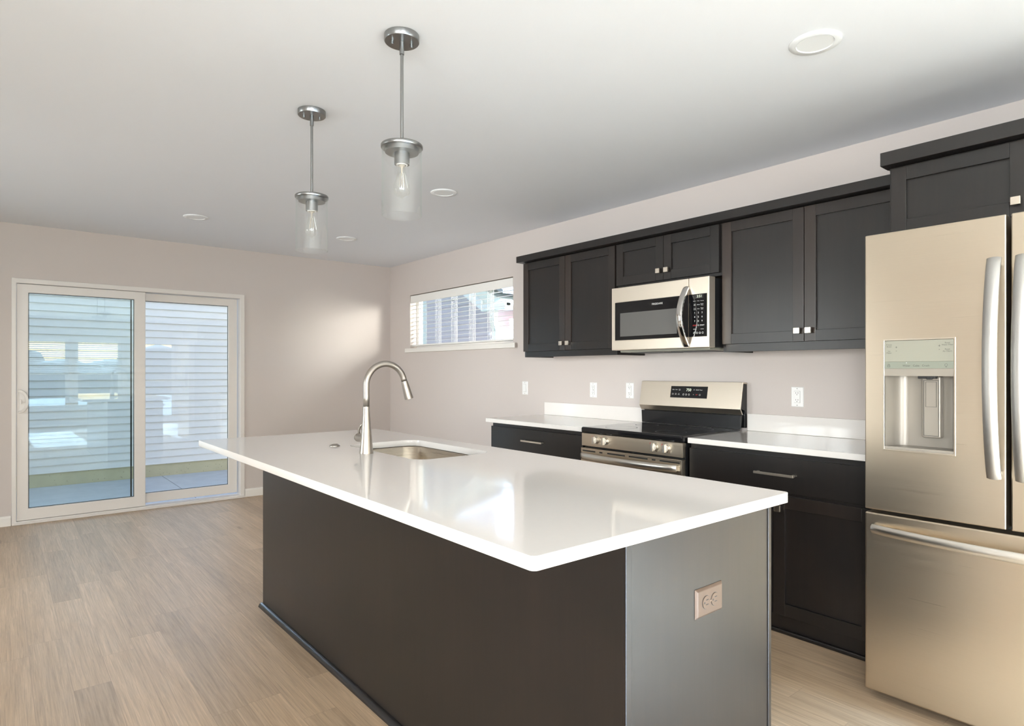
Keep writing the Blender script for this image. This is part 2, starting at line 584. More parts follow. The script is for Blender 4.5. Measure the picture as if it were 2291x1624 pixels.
        vs = [self.bm.verts.new(o + R * v.co.x * squash + U * v.co.y) for v in me.vertices]
        for p in me.polygons:
            self.face([vs[i] for i in p.vertices], mi)
        bpy.data.objects.remove(ob)
        bpy.data.curves.remove(cu)
        bpy.data.meshes.remove(me)
        return self

    def build(self, name, mat=None, parent=None, bevel=0.0, seg=2, loc=None):
        """Link as ONE mesh object; geometry was given in world coordinates."""
        bmesh.ops.recalc_face_normals(self.bm, faces=self.bm.faces[:])
        me = bpy.data.meshes.new(name)
        o = bpy.data.objects.new(name, me)
        COL.objects.link(o)
        if parent is not None:
            org = ORIGIN[parent.name]
            o.parent = parent
        else:
            org = Vector(loc) if loc is not None else Vector((0, 0, 0))
            o.location = org
        ORIGIN[o.name] = org
        if org.length:
            bmesh.ops.translate(self.bm, verts=self.bm.verts[:], vec=-org)
        self.bm.to_mesh(me)
        self.bm.free()
        mats = self.mats or [mat]
        for k in mats:
            me.materials.append(M[k] if isinstance(k, str) else k)
        if bevel:
            md = o.modifiers.new('edge', 'BEVEL')
            md.width = bevel
            md.segments = seg
            md.limit_method = 'ANGLE'
            md.angle_limit = math.radians(40)
        return o

def thing(name, loc, label, category, group=None):
    o = bpy.data.objects.new(name, None)
    COL.objects.link(o)
    o.location = loc
    o.empty_display_size = 0.05
    ORIGIN[o.name] = Vector(loc)
    return tag(o, label, category, group)

def tag(o, label, category, group=None):
    o['label'] = label
    o['category'] = category
    if group:
        o['group'] = group
    return o

def structure(o):
    o['kind'] = 'structure'
    return o

def dup(root, loc, label):
    r = root.copy()
    COL.objects.link(r)
    r.location = loc
    r['label'] = label
    for ch in list(root.children):
        c = ch.copy()
        COL.objects.link(c)
        c.parent = r
        for g in ch.children:
            d = g.copy()
            COL.objects.link(d)
            d.parent = c
    return r

TOWARD_ROOM = ((0, -1, 0), (0, 0, 1))       # lettering on a face that looks along -x: right, up
TOWARD_VIEW = ((1, 0, 0), (0, 0, 1))        # lettering on a face that looks along -y

# ------------------------------------------------------------------ the room shell
T = 0.15
WY0, WY1, WZ0, WZ1 = 4.326, 6.150, 1.535, 2.134     # kitchen window opening
DX0, DX1, DZ1 = 0.072, 1.919, 2.057                 # patio door opening
structure(MB().box(LEFT - T, W + T, REAR - T, D + T, -0.12, 0.0).build('floor', 'floor'))
structure(MB().box(LEFT - T, W + T, REAR - T, D + T, H, H + 0.1).build('ceiling', 'ceiling'))
structure(MB().plate_with_hole('x', W, W + T, REAR, D, 0, H, [(WY0, WY1, WZ0, WZ1)]).build('wall_right', 'wall'))
structure(MB().plate_with_hole('y', D, D + T, LEFT - T, W + T, 0, H, [(DX0, DX1, -0.0, DZ1)]).build('wall_back', 'wall'))
LW = (-2.25, -0.05, 0.45, 2.15)  # unseen left-wall openings, added so the fill lamps reach the kitchen
LW2 = (3.95, 5.75, 0.45, 2.15)
structure(MB().plate_with_hole('x', LEFT - T, LEFT, REAR, D, 0, H, [LW, LW2]).build('wall_left', 'wall'))
RW = [(0.30, 1.20, 0.45, 2.0), (1.32, 2.22, 0.45, 2.0), (-2.40, -0.45, 0.40, 2.15), (2.48, 3.38, 0.12, 2.0)]  # last two openings are invented, they only let added light in
structure(MB().plate_with_hole('y', REAR - T, REAR, LEFT - T, W + T, 0, H, RW).build('wall_front', 'wall'))
# unseen block above the ceiling, sized to keep the sun off the patio
structure(MB().box(LEFT - T - 0.3, W + T + 0.1, REAR - T - 0.3, D + T + 0.1, H + 0.11, 4.6).build('roof', 'siding'))

def baseboard(name, pts):
    m = MB()
    for kind, a0, a1, w in pts:
        prof = [(0, 0), (0.013, 0), (0.013, 0.066), (0.008, 0.080), (0, 0.083)]
        if kind == 'back':
            m.prism([(w - p, q) for p, q in prof], 'x', a0, a1)
        elif kind == 'right':
            m.prism([(w - p, q) for p, q in prof], 'y', a0, a1)
        elif kind == 'left':
            m.prism([(w + p, q) for p, q in prof], 'y', a0, a1)
        elif kind == 'front':
            m.prism([(w + p, q) for p, q in prof], 'x', a0, a1)
    return structure(m.build(name, 'trim'))
baseboard('baseboard_back', [('back', LEFT, DX0 - 0.004, D), ('back', DX1 + 0.004, W, D)])
baseboard('baseboard_right', [('right', 3.90, D - 0.014, W), ('right', REAR, 0.0, W)])
baseboard('baseboard_left', [('left', REAR, D - 0.014, LEFT)])
baseboard('baseboard_front', [('front', LEFT, W, REAR)])

# windows behind the viewer; the last two are added to pass light
for i, (x0, x1, z0, z1) in enumerate(RW):
    f = MB()
    f.plate_with_hole('y', REAR - 0.11, REAR - 0.05, x0, x1, z0, z1, [(x0 + 0.06, x1 - 0.06, z0 + 0.06, (z0 + z1) / 2 - 0.025), (x0 + 0.06, x1 - 0.06, (z0 + z1) / 2 + 0.025, z1 - 0.06)])
    fo = structure(f.build('window_%d' % (i + 2), 'vinyl'))
    MB().box(x0 + 0.06, x1 - 0.06, REAR - 0.083, REAR - 0.079, z0 + 0.06, z1 - 0.06).build('window_glass', 'paneglass', fo)
    MB().box(x0 - 0.05, x1 + 0.05, REAR - 0.05, REAR + 0.04, z0 - 0.03, z0).build('window_sill', 'trim', fo)

    if i < 2:
        rb = thing('window_blind', ((x0 + x1) / 2, REAR - 0.02, 1.40), ('white half lowered blind mirrored at the far left of the patio door glass', 'white half lowered blind mirrored in the middle of the left patio door pane')[i], 'blind')
        MB().box(x0 + 0.005, x1 - 0.005, REAR - 0.045, REAR - 0.002, 1.950, 1.998).build('headrail', 'slat', rb)
        sm = MB()
        zz = 1.235
        while zz < 1.945:
            sm.hexa([(x0 + 0.008, REAR - 0.045, zz + 0.016), (x1 - 0.008, REAR - 0.045, zz + 0.016), (x1 - 0.008, REAR - 0.002, zz - 0.006), (x0 + 0.008, REAR - 0.002, zz - 0.006),
                     (x0 + 0.008, REAR - 0.045, zz + 0.019), (x1 - 0.008, REAR - 0.045, zz + 0.019), (x1 - 0.008, REAR - 0.002, zz - 0.003), (x0 + 0.008, REAR - 0.002, zz - 0.003)])
            zz += 0.045
        sm.build('slats', 'slat', rb)
        MB().box(x0 + 0.008, x1 - 0.008, REAR - 0.044, REAR - 0.003, 1.200, 1.217).build('bottom_rail', 'slat', rb)

for i, (y0, y1, z0, z1) in enumerate((LW, LW2)):  # frames for the added left openings
    ym = (y0 + y1) / 2
    f = MB()
    f.plate_with_hole('x', LEFT - 0.11, LEFT - 0.05, y0, y1, z0, z1, [(y0 + 0.06, ym - 0.03, z0 + 0.06, z1 - 0.06), (ym + 0.03, y1 - 0.06, z0 + 0.06, z1 - 0.06)])
    fo = structure(f.build('window_%d' % (i + 6), 'vinyl'))
    MB().box(LEFT - 0.083, LEFT - 0.079, y0 + 0.06, y1 - 0.06, z0 + 0.06, z1 - 0.06).build('window_glass', 'paneglass', fo)
    MB().box(LEFT - 0.05, LEFT + 0.04, y0 - 0.05, y1 + 0.05, z0 - 0.03, z0).build('window_sill', 'trim', fo)

# kitchen window: frame, glass, sill
wf = MB()
wf.plate_with_hole('x', W + 0.085, W + 0.140, WY0, WY1, WZ0, WZ1, [(WY0 + 0.045, WY1 - 0.045, WZ0 + 0.045, WZ1 - 0.045)])
win = structure(wf.build('window_1', 'vinyl', bevel=0.004))
MB().box(W + 0.108, W + 0.112, WY0 + 0.045, WY1 - 0.045, WZ0 + 0.045, WZ1 - 0.045).build('window_glass', 'paneglass', win)
sl = MB()
sl.prism([(W - 0.034, 4.262), (W + 0.001, 4.290), (W + 0.001, WY0 + 0.002), (W + 0.084, WY0 + 0.002), (W + 0.084, WY1 - 0.002), (W + 0.001, WY1 - 0.002), (W + 0.001, 6.186), (W - 0.034, 6.214)], 'z', 1.490, 1.536)
sl.build('window_sill', 'trim', win, bevel=0.004)

# blind in the kitchen window
bl = thing('window_blind', (W + 0.04, (WY0 + WY1) / 2, WZ0), 'white horizontal slat blind hanging open in the narrow kitchen window', 'blind')
MB().box(W + 0.003, W + 0.014, WY0 + 0.006, WY1 - 0.006, 2.044, 2.126).build('valance', 'slat', bl, bevel=0.003)
MB().box(W + 0.016, W + 0.066, WY0 + 0.010, WY1 - 0.010, 2.082, 2.126).build('headrail', 'slat', bl, bevel=0.002)
sm = MB()
z = 1.612
while z < 2.045:
    x0, x1 = W + 0.016, W + 0.066
    sm.hexa([(x0, WY0 + 0.012, z - 0.004), (x1, WY0 + 0.012, z), (x1, WY1 - 0.012, z), (x0, WY1 - 0.012, z - 0.004),
             (x0, WY0 + 0.012, z - 0.001), (x1, WY0 + 0.012, z + 0.003), (x1, WY1 - 0.012, z + 0.003), (x0, WY1 - 0.012, z - 0.001)])
    z += 0.0455
sm.build('slats', 'slat', bl)
MB().box(W + 0.014, W + 0.068, WY0 + 0.012, WY1 - 0.012, 1.560, 1.578).build('bottom_rail', 'slat', bl, bevel=0.004)
for yy in (6.03, 5.632, 5.326, 5.011, 4.712):
    lc = MB()
    for xx in (W + 0.014, W + 0.068):
        for dy in (-0.012, 0.012):
            lc.cyl((xx, yy + dy, 1.578), (xx, yy + dy, 2.10), 0.0014, n=6)
    lc.cyl((W + 0.041, yy, 1.578), (W + 0.041, yy, 2.10), 0.0012, n=6)
    lc.build('ladder_cord', 'slat', bl)
MB().cyl((W + 0.010, 5.93, 1.585), (W + 0.012, 5.93, 2.06), 0.004, n=8).build('tilt_wand', 'slat', bl)

# ------------------------------------------------------------------ sliding patio door
pd = MB()
pd.plate_with_hole('y', D - 0.012, D + 0.11, DX0, DX1, 0.0, DZ1, [(DX0 + 0.032, DX1 - 0.043, 0.028, DZ1 - 0.042)])
pd.box(DX0 + 0.001, DX1 - 0.001, D - 0.030, D - 0.0125, 0.0, 0.020)            # sill nosing
door = structure(pd.build('door_1', 'vinyl', bevel=0.004))
ls = MB()
ls.plate_with_hole('y', D + 0.002, D + 0.040, DX0 + 0.034, 1.042, 0.030, 2.012, [(0.183, 0.952, 0.126, 1.940)])
sash = ls.build('sliding_sash', 'vinyl', door, bevel=0.004)
MB().box(0.183, 0.952, D + 0.018, D + 0.024, 0.126, 1.940).build('glass_pane', 'screenglass', sash)
gk = MB()
gk.plate_with_hole('y', D + 0.0185, D + 0.0235, 0.1825, 0.9525, 0.1255, 1.9405, [(0.188, 0.947, 0.131, 1.935)])
gk.box(0.924, 0.936, D + 0.028, D + 0.033, 0.131, 1.935)
gk.build('gasket', 'gasket', sash)
rs = MB()
rs.plate_with_hole('y', D + 0.056, D + 0.094, 1.010, DX1 - 0.056, 0.048, 2.010, [(1.046, 1.780, 0.136, 1.938)])
fixed = rs.build('fixed_sash', 'vinyl', door, bevel=0.004)
MB().box(1.046, 1.780, D + 0.073, D + 0.079, 0.136, 1.938).build('glass_pane', 'paneglass', fixed)
MB().plate_with_hole('y', D + 0.0735, D + 0.0785, 1.0455, 1.7805, 0.1355, 1.9385, [(1.050, 1.776, 0.140, 1.934)]).build('gasket', 'gasket', fixed)
# D-shaped pull
hd = MB()
pts_o, pts_i = [], []
for k in range(17):
    a = -math.pi / 2 + math.pi * k / 16
    pts_o.append((0.122 + 0.058 * math.cos(a), 1.027 + 0.098 * math.sin(a)))
    pts_i.append((0.122 + 0.044 * math.cos(a), 1.027 + 0.078 * math.sin(a)))
path = [Vector((0.122 + 0.052 * math.cos(-math.pi / 2 + math.pi * k / 16), D - 0.004 - 0.034 * math.sin(math.pi * k / 16) ** 0.6, 1.027 + 0.088 * math.sin(-math.pi / 2 + math.pi * k / 16))) for k in range(17)]
hd.sweep(path, [(-0.010, -0.009), (0.010, -0.009), (0.010, 0.009), (-0.010, 0.009)], up=(0, 1, 0), smooth=False)
hd.prism(pts_o, 'y', D - 0.006, D + 0.001)
hd.box(0.124, 0.138, D - 0.020, D - 0.006, 1.005, 1.045)
hd.cyl((0.133, D - 0.009, 1.085), (0.133, D - 0.005, 1.085), 0.006, n=12)
hd.cyl((0.133, D - 0.009, 0.965), (0.133, D - 0.005, 0.965), 0.006, n=12)
hd.box(0.150, 0.166, D - 0.012, D - 0.006, 1.018, 1.022)
hd.build('pull_handle', 'vinyl', sash, bevel=0.002)

# ------------------------------------------------------------------ outside the patio door
SY = 10.37
sd = MB()
sm_pts = []
zz = -0.085
first = True
rows = []
while zz < 3.6:
    rows.append(zz)
    zz += 0.1035
for r in rows:
    sd.hexa([(-3.2, SY - 0.024, r), (3.55, SY - 0.024, r), (3.55, SY + 0.1, r), (-3.2, SY + 0.1, r),
             (-3.2, SY, r + 0.1035), (3.55, SY, r + 0.1035), (3.55, SY + 0.1, r + 0.1035), (-3.2, SY + 0.1, r + 0.1035)])
structure(sd.build('wall_outside', 'siding'))
structure(MB().box(-3.2, 3.55, SY + 0.004, SY + 0.12, -0.29, -0.086).build('wall_foundation', 'foundation'))
pt = MB()
pt.box(-3.2, 1.838, D + T + 0.02, SY + 0.003, -0.36, -0.265)
pt.box(1.850, 3.55, D + T + 0.02, SY + 0.003, -0.36, -0.265)
pt.box(1.838, 1.850, D + T + 0.02, SY + 0.003, -0.36, -0.275)
structure(pt.build('patio_floor', 'patio'))
structure(MB().box(-60, 60, -70, 60, -0.55, -0.42).build('ground', 'ground'))

tl = MB()
rn = random.Random(3)
x = -60.0
while x < 60:
    wdt, hgt = rn.uniform(3, 6), rn.uniform(2.2, 4.0)
    tl.lathe([[(wdt * 0.5, -0.5), (wdt * 0.62, hgt * 0.4), (wdt * 0.5, hgt * 0.8), (0, hgt)]], (x, -44 + rn.uniform(-3, 3), -0.4), n=10)
    x += wdt * 0.7
tlo = tl.build('treeline', 'treeline')
tlo['kind'] = 'stuff'
tag(tlo, 'distant dark green treeline mirrored faintly in the patio door glass', 'trees')

# ------------------------------------------------------------------ house seen through the kitchen window
NX = 7.0
nh = thing('neighbouring_house', (NX + 1.5, 10.3, -0.42), 'grey lilac sided house with white eaves seen through the kitchen blind', 'house')
nw = MB()
r = -0.30
while r < 4.4:
    nw.hexa([(NX - 0.014, 8.93, r), (NX + 0.2, 8.93, r), (NX + 0.2, 11.35, r), (NX - 0.014, 11.35, r),
             (NX, 8.93, r + 0.125), (NX + 0.2, 8.93, r + 0.125), (NX + 0.2, 11.35, r + 0.125), (NX, 11.35, r + 0.125)])
    r += 0.125
nw.box(NX + 0.02, NX + 3, 8.96, 11.33, -0.42, 4.4)
nw.build('side_wall', 'lilac', nh)
ct = MB()
ct.box(NX - 0.03, NX + 0.1, 11.34, 11.50, -0.42, 4.4)
ct.box(NX - 0.05, NX + 0.1, 11.52, 11.66, -0.42, 4.4)
ct.build('corner_trim', 'exttrim', nh, bevel=0.01)
# white rake board climbing away from the eave end, soffit behind it
fa = MB()
p0, p1 = (8.86, 2.36), (10.6, 3.36)
fa.prism([p0, p1, (p1[0], p1[1] + 0.17), (p0[0], p0[1] + 0.17)], 'x', NX - 0.42, NX - 0.38)
fa.build('fascia', 'exttrim', nh)
so = MB()
so.prism([(8.2, 2.40), (8.90, 2.40), (10.6, 3.38), (10.6, 3.42), (8.2, 2.46)], 'x', NX - 0.375, NX + 0.3)
so.build('soffit', 'soffit', nh)
MB().prism([(8.2, 2.60), (10.62, 3.60), (10.62, 3.66), (8.2, 2.66)], 'x', NX - 0.45, NX + 3.0).build('roof_slope', 'roofing', nh)
MB().box(NX - 0.40, NX - 0.27, 8.2, 8.90, 2.34, 2.46).build('gutter', 'exttrim', nh, bevel=0.012)
ds = MB()
ds.sweep([(NX - 0.33, 8.60, 2.36), (NX - 0.33, 8.60, 2.26), (NX - 0.30, 8.66, 2.20), (NX - 0.10, 8.86, 2.06), (NX - 0.07, 8.88, 2.00), (NX - 0.07, 8.88, -0.3)], [(-0.045, -0.055), (0.045, -0.055), (0.045, 0.055), (-0.045, 0.055)], up=(0, 1, 0.2), smooth=False)
ds.build('downspout', 'exttrim', nh)
ew = MB()
r = -0.30
while r < 2.35:
    ew.hexa([(NX + 0.486, 8.0, r), (NX + 0.6, 8.0, r), (NX + 0.6, 8.92, r), (NX + 0.486, 8.92, r),
             (NX + 0.50, 8.0, r + 0.125), (NX + 0.6, 8.0, r + 0.125), (NX + 0.6, 8.92, r + 0.125), (NX + 0.50, 8.92, r + 0.125)])
    r += 0.125
ew.build('end_wall', 'tan', nh)

# ------------------------------------------------------------------ cabinets
def shaker(mb, xf, y0, y1, z0, z1, rail=0.058, t=0.020, warm=None):
    """A five-piece door whose face looks along -x."""
    rnd = lambda: random.choice((0.0, 0.0, 0.05, 0.12, 0.3))
    xb = xf + t
    w = warm or (rnd(), rnd())
    mb.box(xf, xb, y0, y0 + rail, z0, z1, tone=w[0])
    mb.box(xf, xb, y1 - rail, y1, z0, z1, tone=w[1])
    mb.box(xf, xb, y0 + rail + 0.0004, y1 - rail - 0.0004, z1 - rail, z1, tone=rnd() * 0.5)
    mb.box(xf, xb, y0 + rail + 0.0004, y1 - rail - 0.0004, z0, z0 + rail, tone=rnd() * 0.3)
    mb.box(xf + 0.0125, xb - 0.002, y0 + rail - 0.002, y1 - rail + 0.002, z0 + rail - 0.002, z1 - rail + 0.002, tone=0.0)

def square_knob(parent, xf, y, z, s=0.031):
    k = MB()
    k.cyl((xf, y, z), (xf - 0.014, y, z), 0.007, n=12)
    k.box(xf - 0.026, xf - 0.013, y - s / 2, y + s / 2, z - s / 2, z + s / 2)
    return k.build('knob', 'knob', parent, bevel=0.0016)

def bar_pull(parent, xf, y0, y1, z):
    k = MB()
    k.box(xf - 0.034, xf - 0.024, y0, y1, z - 0.006, z + 0.006)
    for y in (y0 + 0.012, y1 - 0.012):
        k.box(xf - 0.025, xf, y - 0.006, y + 0.006, z - 0.005, z + 0.005)
    return k.build('bar_pull', 'knob', parent, bevel=0.001)

XD, XFR = 3.250, 3.271                      # wall-cabinet door faces and face frames
def wall_cabinet(y0, y1, z0, z1, dz0, dz1, splits, label, knob_z, knob_dy, xd=XD, under=True, warm=None, name='wall_cabinet'):
    c = thing(name, ((xd + W) / 2, (y0 + y1) / 2, z0), label, 'cabinet', 'dark wall cabinets along the kitchen wall')
    xf = xd + 0.021
    b = MB()
    b.box(xf, W - 0.002, y0, y0 + 0.018, z0, z1)
    b.box(xf, W - 0.002, y1 - 0.018, y1, z0, z1)
    b.box(xf + 0.018, W - 0.002, y0 + 0.018, y1 - 0.018, z1 - 0.018, z1)
    b.box(W - 0.010, W - 0.002, y0 + 0.018, y1 - 0.018, z0 + 0.02, z1 - 0.018)
    b.box(xf, xf + 0.018, y0 + 0.018, y1 - 0.018, z0, dz0 + 0.006)         # bottom rail
    b.box(xf, xf + 0.018, y0 + 0.018, y1 - 0.018, dz1 - 0.030, z1)         # top rail
    b.build('carcass', 'wood', c, bevel=0.001)
    MB().box(xf + 0.018, W - 0.010, y0 + 0.018, y1 - 0.018, z0 + 0.012, z0 + 0.022).build('bottom_panel', 'maple', c)
    for i, (a, d, ky) in enumerate(splits):
        m = MB()
        shaker(m, xd, a, d, dz0, dz1, warm=warm[i] if warm else None)
        dr = m.build('door', 'wood', c, bevel=0.0012)
        square_knob(dr, xd, ky, knob_z)
    return c

wall_cabinet(2.838, 3.810, 1.392, 2.147, 1.437, 2.142, [(3.331, 3.806, 3.357), (2.842, 3.326, 3.290)],
             'dark two-door wall cabinet left of the microwave, beside the narrow window', 1.489, 0, warm=[(0.35, 0.30), (0.15, 0.45)])
wall_cabinet(2.030, 2.834, 1.842, 2.147, 1.860, 2.142, [(2.440, 2.828, 2.467), (2.043, 2.437, 2.405)],
             'short dark two-door wall cabinet directly above the microwave', 1.919, 0, warm=[(0.05, 0.05), (0.0, 0.1)])
wall_cabinet(1.066, 2.026, 1.392, 2.147, 1.437, 2.142, [(1.545, 2.022, 1.573), (1.069, 1.541, 1.514)],
             'dark two-door wall cabinet between the microwave and the refrigerator', 1.493, 0, warm=[(0.28, 0.45), (0.05, 0.42)])
wall_cabinet(0.085, 1.045, 1.836, 2.161, 1.868, 2.152, [(0.567, 1.034, 0.603), (0.096, 0.562, 0.528)],
             'dark two-door wall cabinet standing proud above the refrigerator', 1.922, 0, xd=2.970, warm=[(0.08, 0.08), (0.05, 0.05)])

cr = MB()
cr.prism([(3.200, 2.148), (XFR + 0.03, 2.148), (XFR + 0.03, 2.162), (XFR + 0.05, 2.162), (XFR + 0.05, 2.198), (3.200, 2.198)], 'y', 1.068, 3.835)
cr.box(XFR + 0.02, W - 0.003, 3.812, 3.835, 2.148, 2.198)
tag(cr.build('crown_moulding', 'wood', None, bevel=0.0015, loc=(3.25, 2.45, 2.148)), 'long flat dark crown board running over the three lower wall cabinets', 'moulding')
c2 = MB()
c2.prism([(2.932, 2.162), (3.02, 2.162), (3.02, 2.174), (3.04, 2.174), (3.04, 2.220), (2.932, 2.220)], 'y', 0.06, 1.063)
c2.box(3.03, W - 0.003, 1.047, 1.063, 2.164, 2.220)
tag(c2.build('crown_moulding', 'wood', None, bevel=0.0015, loc=(2.98, 0.56, 2.162)), 'short higher dark crown board over the cabinet above the refrigerator', 'moulding')

# base cabinets
XB, XBF = 2.940, 2.961
def base_cabinet(y0, y1, draw, doors, pull, knobs, label):
    c = thing('base_cabinet', ((XB + W) / 2, (y0 + y1) / 2, 0), label, 'cabinet', 'dark base cabinets along the kitchen wall')
    b = MB()
    b.box(XBF, W - 0.002, y0, y1, 0.0, 0.8825)
    b.build('carcass', 'wood', c, bevel=0.001)
    MB().box(XB - 0.001, XBF, y0, y1, 0.0, 0.020).build('shoe_moulding', 'wood', c, bevel=0.008, seg=3)
    m = MB()
    m.box(XB, XBF - 0.001, draw[0], draw[1], 0.690, 0.858)
    d = m.build('drawer', 'wood', c, bevel=0.0015)
    bar_pull(d, XB, pull[0], pull[1], 0.777)
    for (a, e), k in zip(doors, knobs):
        m = MB()
        shaker(m, XB, a, e, 0.090, 0.674, rail=0.060, warm=(0, 0))
        dr = m.build('door', 'wood', c, bevel=0.0012)
        square_knob(dr, XB, k, 0.613)
base_cabinet(2.832, 3.830, (2.842, 3.826), [(3.335, 3.826), (2.842, 3.331)], (3.216, 3.437), (3.366, 3.300), 'dark base cabinet with one wide drawer left of the stove')
base_cabinet(1.075, 2.034, (1.080, 2.030), [(1.553, 2.030), (1.080, 1.549)], (1.432, 1.635), (1.585, 1.517), 'dark base cabinet with one wide drawer between stove and refrigerator')

def worktop(y0, y1, label):
    t = thing('countertop', (3.25, (y0 + y1) / 2, 0.884), label, 'countertop', 'white counters along the kitchen wall')
    MB().box(2.930, W - 0.001, y0, y1, 0.884, 0.914).build('slab', 'quartz', t, bevel=0.003)
    MB().box(W - 0.021, W - 0.001, y0, y1, 0.9145, 1.019).build('backsplash', 'quartz', t, bevel=0.002)
worktop(2.826, 3.886, 'white quartz counter with low backsplash left of the stove')
worktop(1.045, 2.036, 'white quartz counter with low backsplash right of the stove')

# ------------------------------------------------------------------ stove
SX, SY0, SY1 = 2.895, 2.044, 2.819
st = thing('stove', (3.2, 2.43, 0), 'freestanding stainless electric stove with black glass cooktop', 'stove')
MB().box(SX + 0.035, W - 0.025, SY0 + 0.006, SY1 - 0.006, 0.03, 0.880).build('body', 'blackenamel', st, bevel=0.003)
ck = MB()
ck.box(SX, 3.50, SY0, SY1, 0.884, 0.922)
top = ck.build('cooktop', 'blackgloss', st, bevel=0.012, seg=4)
for (x, y, r0) in ((3.06, 2.62, 0.10), (3.06, 2.24, 0.09), (3.33, 2.63, 0.075), (3.33, 2.23, 0.085)):
    MB().lathe([[(r0 - 0.0015, 0), (r0 + 0.0015, 0)]], (x, y, 0.9224), n=48).build('burner_ring', 'darkgrey', top)
cp = MB()
cp.box(SX + 0.006, SX + 0.036, SY0 + 0.003, SY1 - 0.003, 0.802, 0.883)
cpo = cp.build('control_panel', 'steel', st, bevel=0.002)
def stove_knob(y):
    k = MB()
    q = SX + 0.006
    k.lathe([[(0.026, 0), (0.025, 0.004)], [(0.025, 0.004), (0.0, 0.004)]], (q, y, 0.846), (-1, 0, 0), 28)
    k.lathe([[(0.022, 0.004), (0.0205, 0.016)], [(0.0205, 0.016), (0.0, 0.017)]], (q, y, 0.846), (-1, 0, 0), 28)
    k.box(q - 0.034, q - 0.012, y - 0.0065, y + 0.0065, 0.846 - 0.023, 0.846 + 0.023)
    o = k.build('burner_knob', 'handle_flat', cpo, bevel=0.0015)
    return o
for y in (2.692, 2.612, 2.235, 2.152):
    stove_knob(y)
    mk = MB()
    mk.box(SX + 0.0048, SX + 0.0058, y + 0.030, y + 0.034, 0.857, 0.868, 'redink')
    mk.box(SX + 0.0048, SX + 0.0058, y + 0.030, y + 0.033, 0.826, 0.854, 'ink')
    mk.build('dial_mark', None, cpo)
od = MB()
od.box(SX - 0.002, SX + 0.034, SY0 + 0.003, SY1 - 0.003, 0.245, 0.790)
odo = od.build('oven_door', 'steel', st, bevel=0.003)
vs = MB()
for (a, b_) in ((2.690, 2.800), (2.630, 2.655), (2.450, 2.590), (2.280, 2.420), (2.225, 2.250), (2.060, 2.195)):
    vs.box(SX - 0.0028, SX - 0.0015, a, b_, 0.768, 0.776)
vs.build('vent_slot', 'wood_dark', odo)
MB().box(SX - 0.004, SX - 0.0015, SY0 + 0.12, SY1 - 0.12, 0.36, 0.64).build('oven_window', 'blackgloss', odo)
oh = MB()
path = []
for k in range(25):
    u = k / 24
    path.append((SX - 0.018 - 0.046 * math.sin(math.pi * u) ** 0.55, SY0 + 0.026 + (SY1 - SY0 - 0.052) * u, 0.742))
sec = [(0.011 * math.cos(2 * math.pi * i / 14), 0.021 * math.sin(2 * math.pi * i / 14)) for i in range(14)]
oh.sweep(path, sec)
for y in (SY0 + 0.040, SY1 - 0.040):
    oh.box(SX - 0.030, SX - 0.002, y - 0.012, y + 0.012, 0.728, 0.756)
oh.build('oven_handle', 'handle_flat', odo, bevel=0.001)
MB().box(SX + 0.004, SX + 0.034, SY0 + 0.004, SY1 - 0.004, 0.060, 0.238).build('storage_drawer', 'steel', st, bevel=0.003)
# backguard
bgd = MB()
bgd.prism([(3.505, 0.922), (3.512, 0.922), (3.530, 1.008), (3.500, 1.008)], 'y', SY0 + 0.010, SY1 - 0.006)
bgd.build('lower_splash', 'blackenamel', st, bevel=0.002)
bg2 = MB()
bg2.prism([(3.545, 0.930), (3.568, 0.930), (3.568, 1.200), (3.520, 1.204), (3.492, 1.050), (3.545, 1.035)], 'y', SY0 + 0.003, SY1 - 0.001)
bg2.build('backguard_box', 'blackenamel', st, bevel=0.002)
fp = MB()
fp.prism([(3.508, 1.012), (3.516, 1.012), (3.494, 1.048), (3.522, 1.203), (3.566, 1.200), (3.566, 1.208), (3.518, 1.212), (3.486, 1.046)], 'y', SY0, SY1 + 0.003)
gf = fp.build('backguard_face', 'steel_light', st, bevel=0.0015)
def on_guard(y, z, off=0.0):
    """A point on the sloping face of the backguard."""
    t = (z - 1.046) / (1.212 - 1.046)
    return Vector((3.486 + (3.518 - 3.486) * t - off, y, z))
gu = (Vector((3.518, 0, 1.212)) - Vector((3.486, 0, 1.046))).normalized()
dp = MB()
a, b_ = 1.104, 1.180
ya, yb = 2.284, 2.566
p = []
for off in (-0.002, 0.0015):
    for (y, zc) in ((ya, a), (yb, a), (yb, b_), (ya, b_)):
        p.append(on_guard(y, zc, off))
dp.hexa([p[0], p[1], p[2], p[3], p[4], p[5], p[6], p[7]])
dpo = dp.build('display_panel', 'blackgloss', st)
dl = MB()
dr_ = Vector((0, -1, 0))
def glyph(txt, h, y, zc, mat='paleink', al='CENTER'):
    dl.text(txt, h, on_guard(y, zc, 0.0022), dr_, gu, mat, al)
glyph('750', 0.018, 2.425, 1.156, 'digits')
for txt, y, zc in (('Bake', 2.545, 1.157), ('Broil', 2.520, 1.157), ('Quick\nBake', 2.496, 1.157), ('START', 2.358, 1.157), ('Timer', 2.332, 1.157),
                   ('Keep\nWarm', 2.547, 1.128), ('Conv\nBake', 2.523, 1.128), ('Self\nClean', 2.499, 1.128)):
    glyph(txt, 0.0045 if '\n' in txt else 0.006, y, zc)
glyph('^', 0.012, 2.384, 1.155)
glyph('v', 0.008, 2.386, 1.128)
glyph('OFF', 0.006, 2.362, 1.126, 'redink')
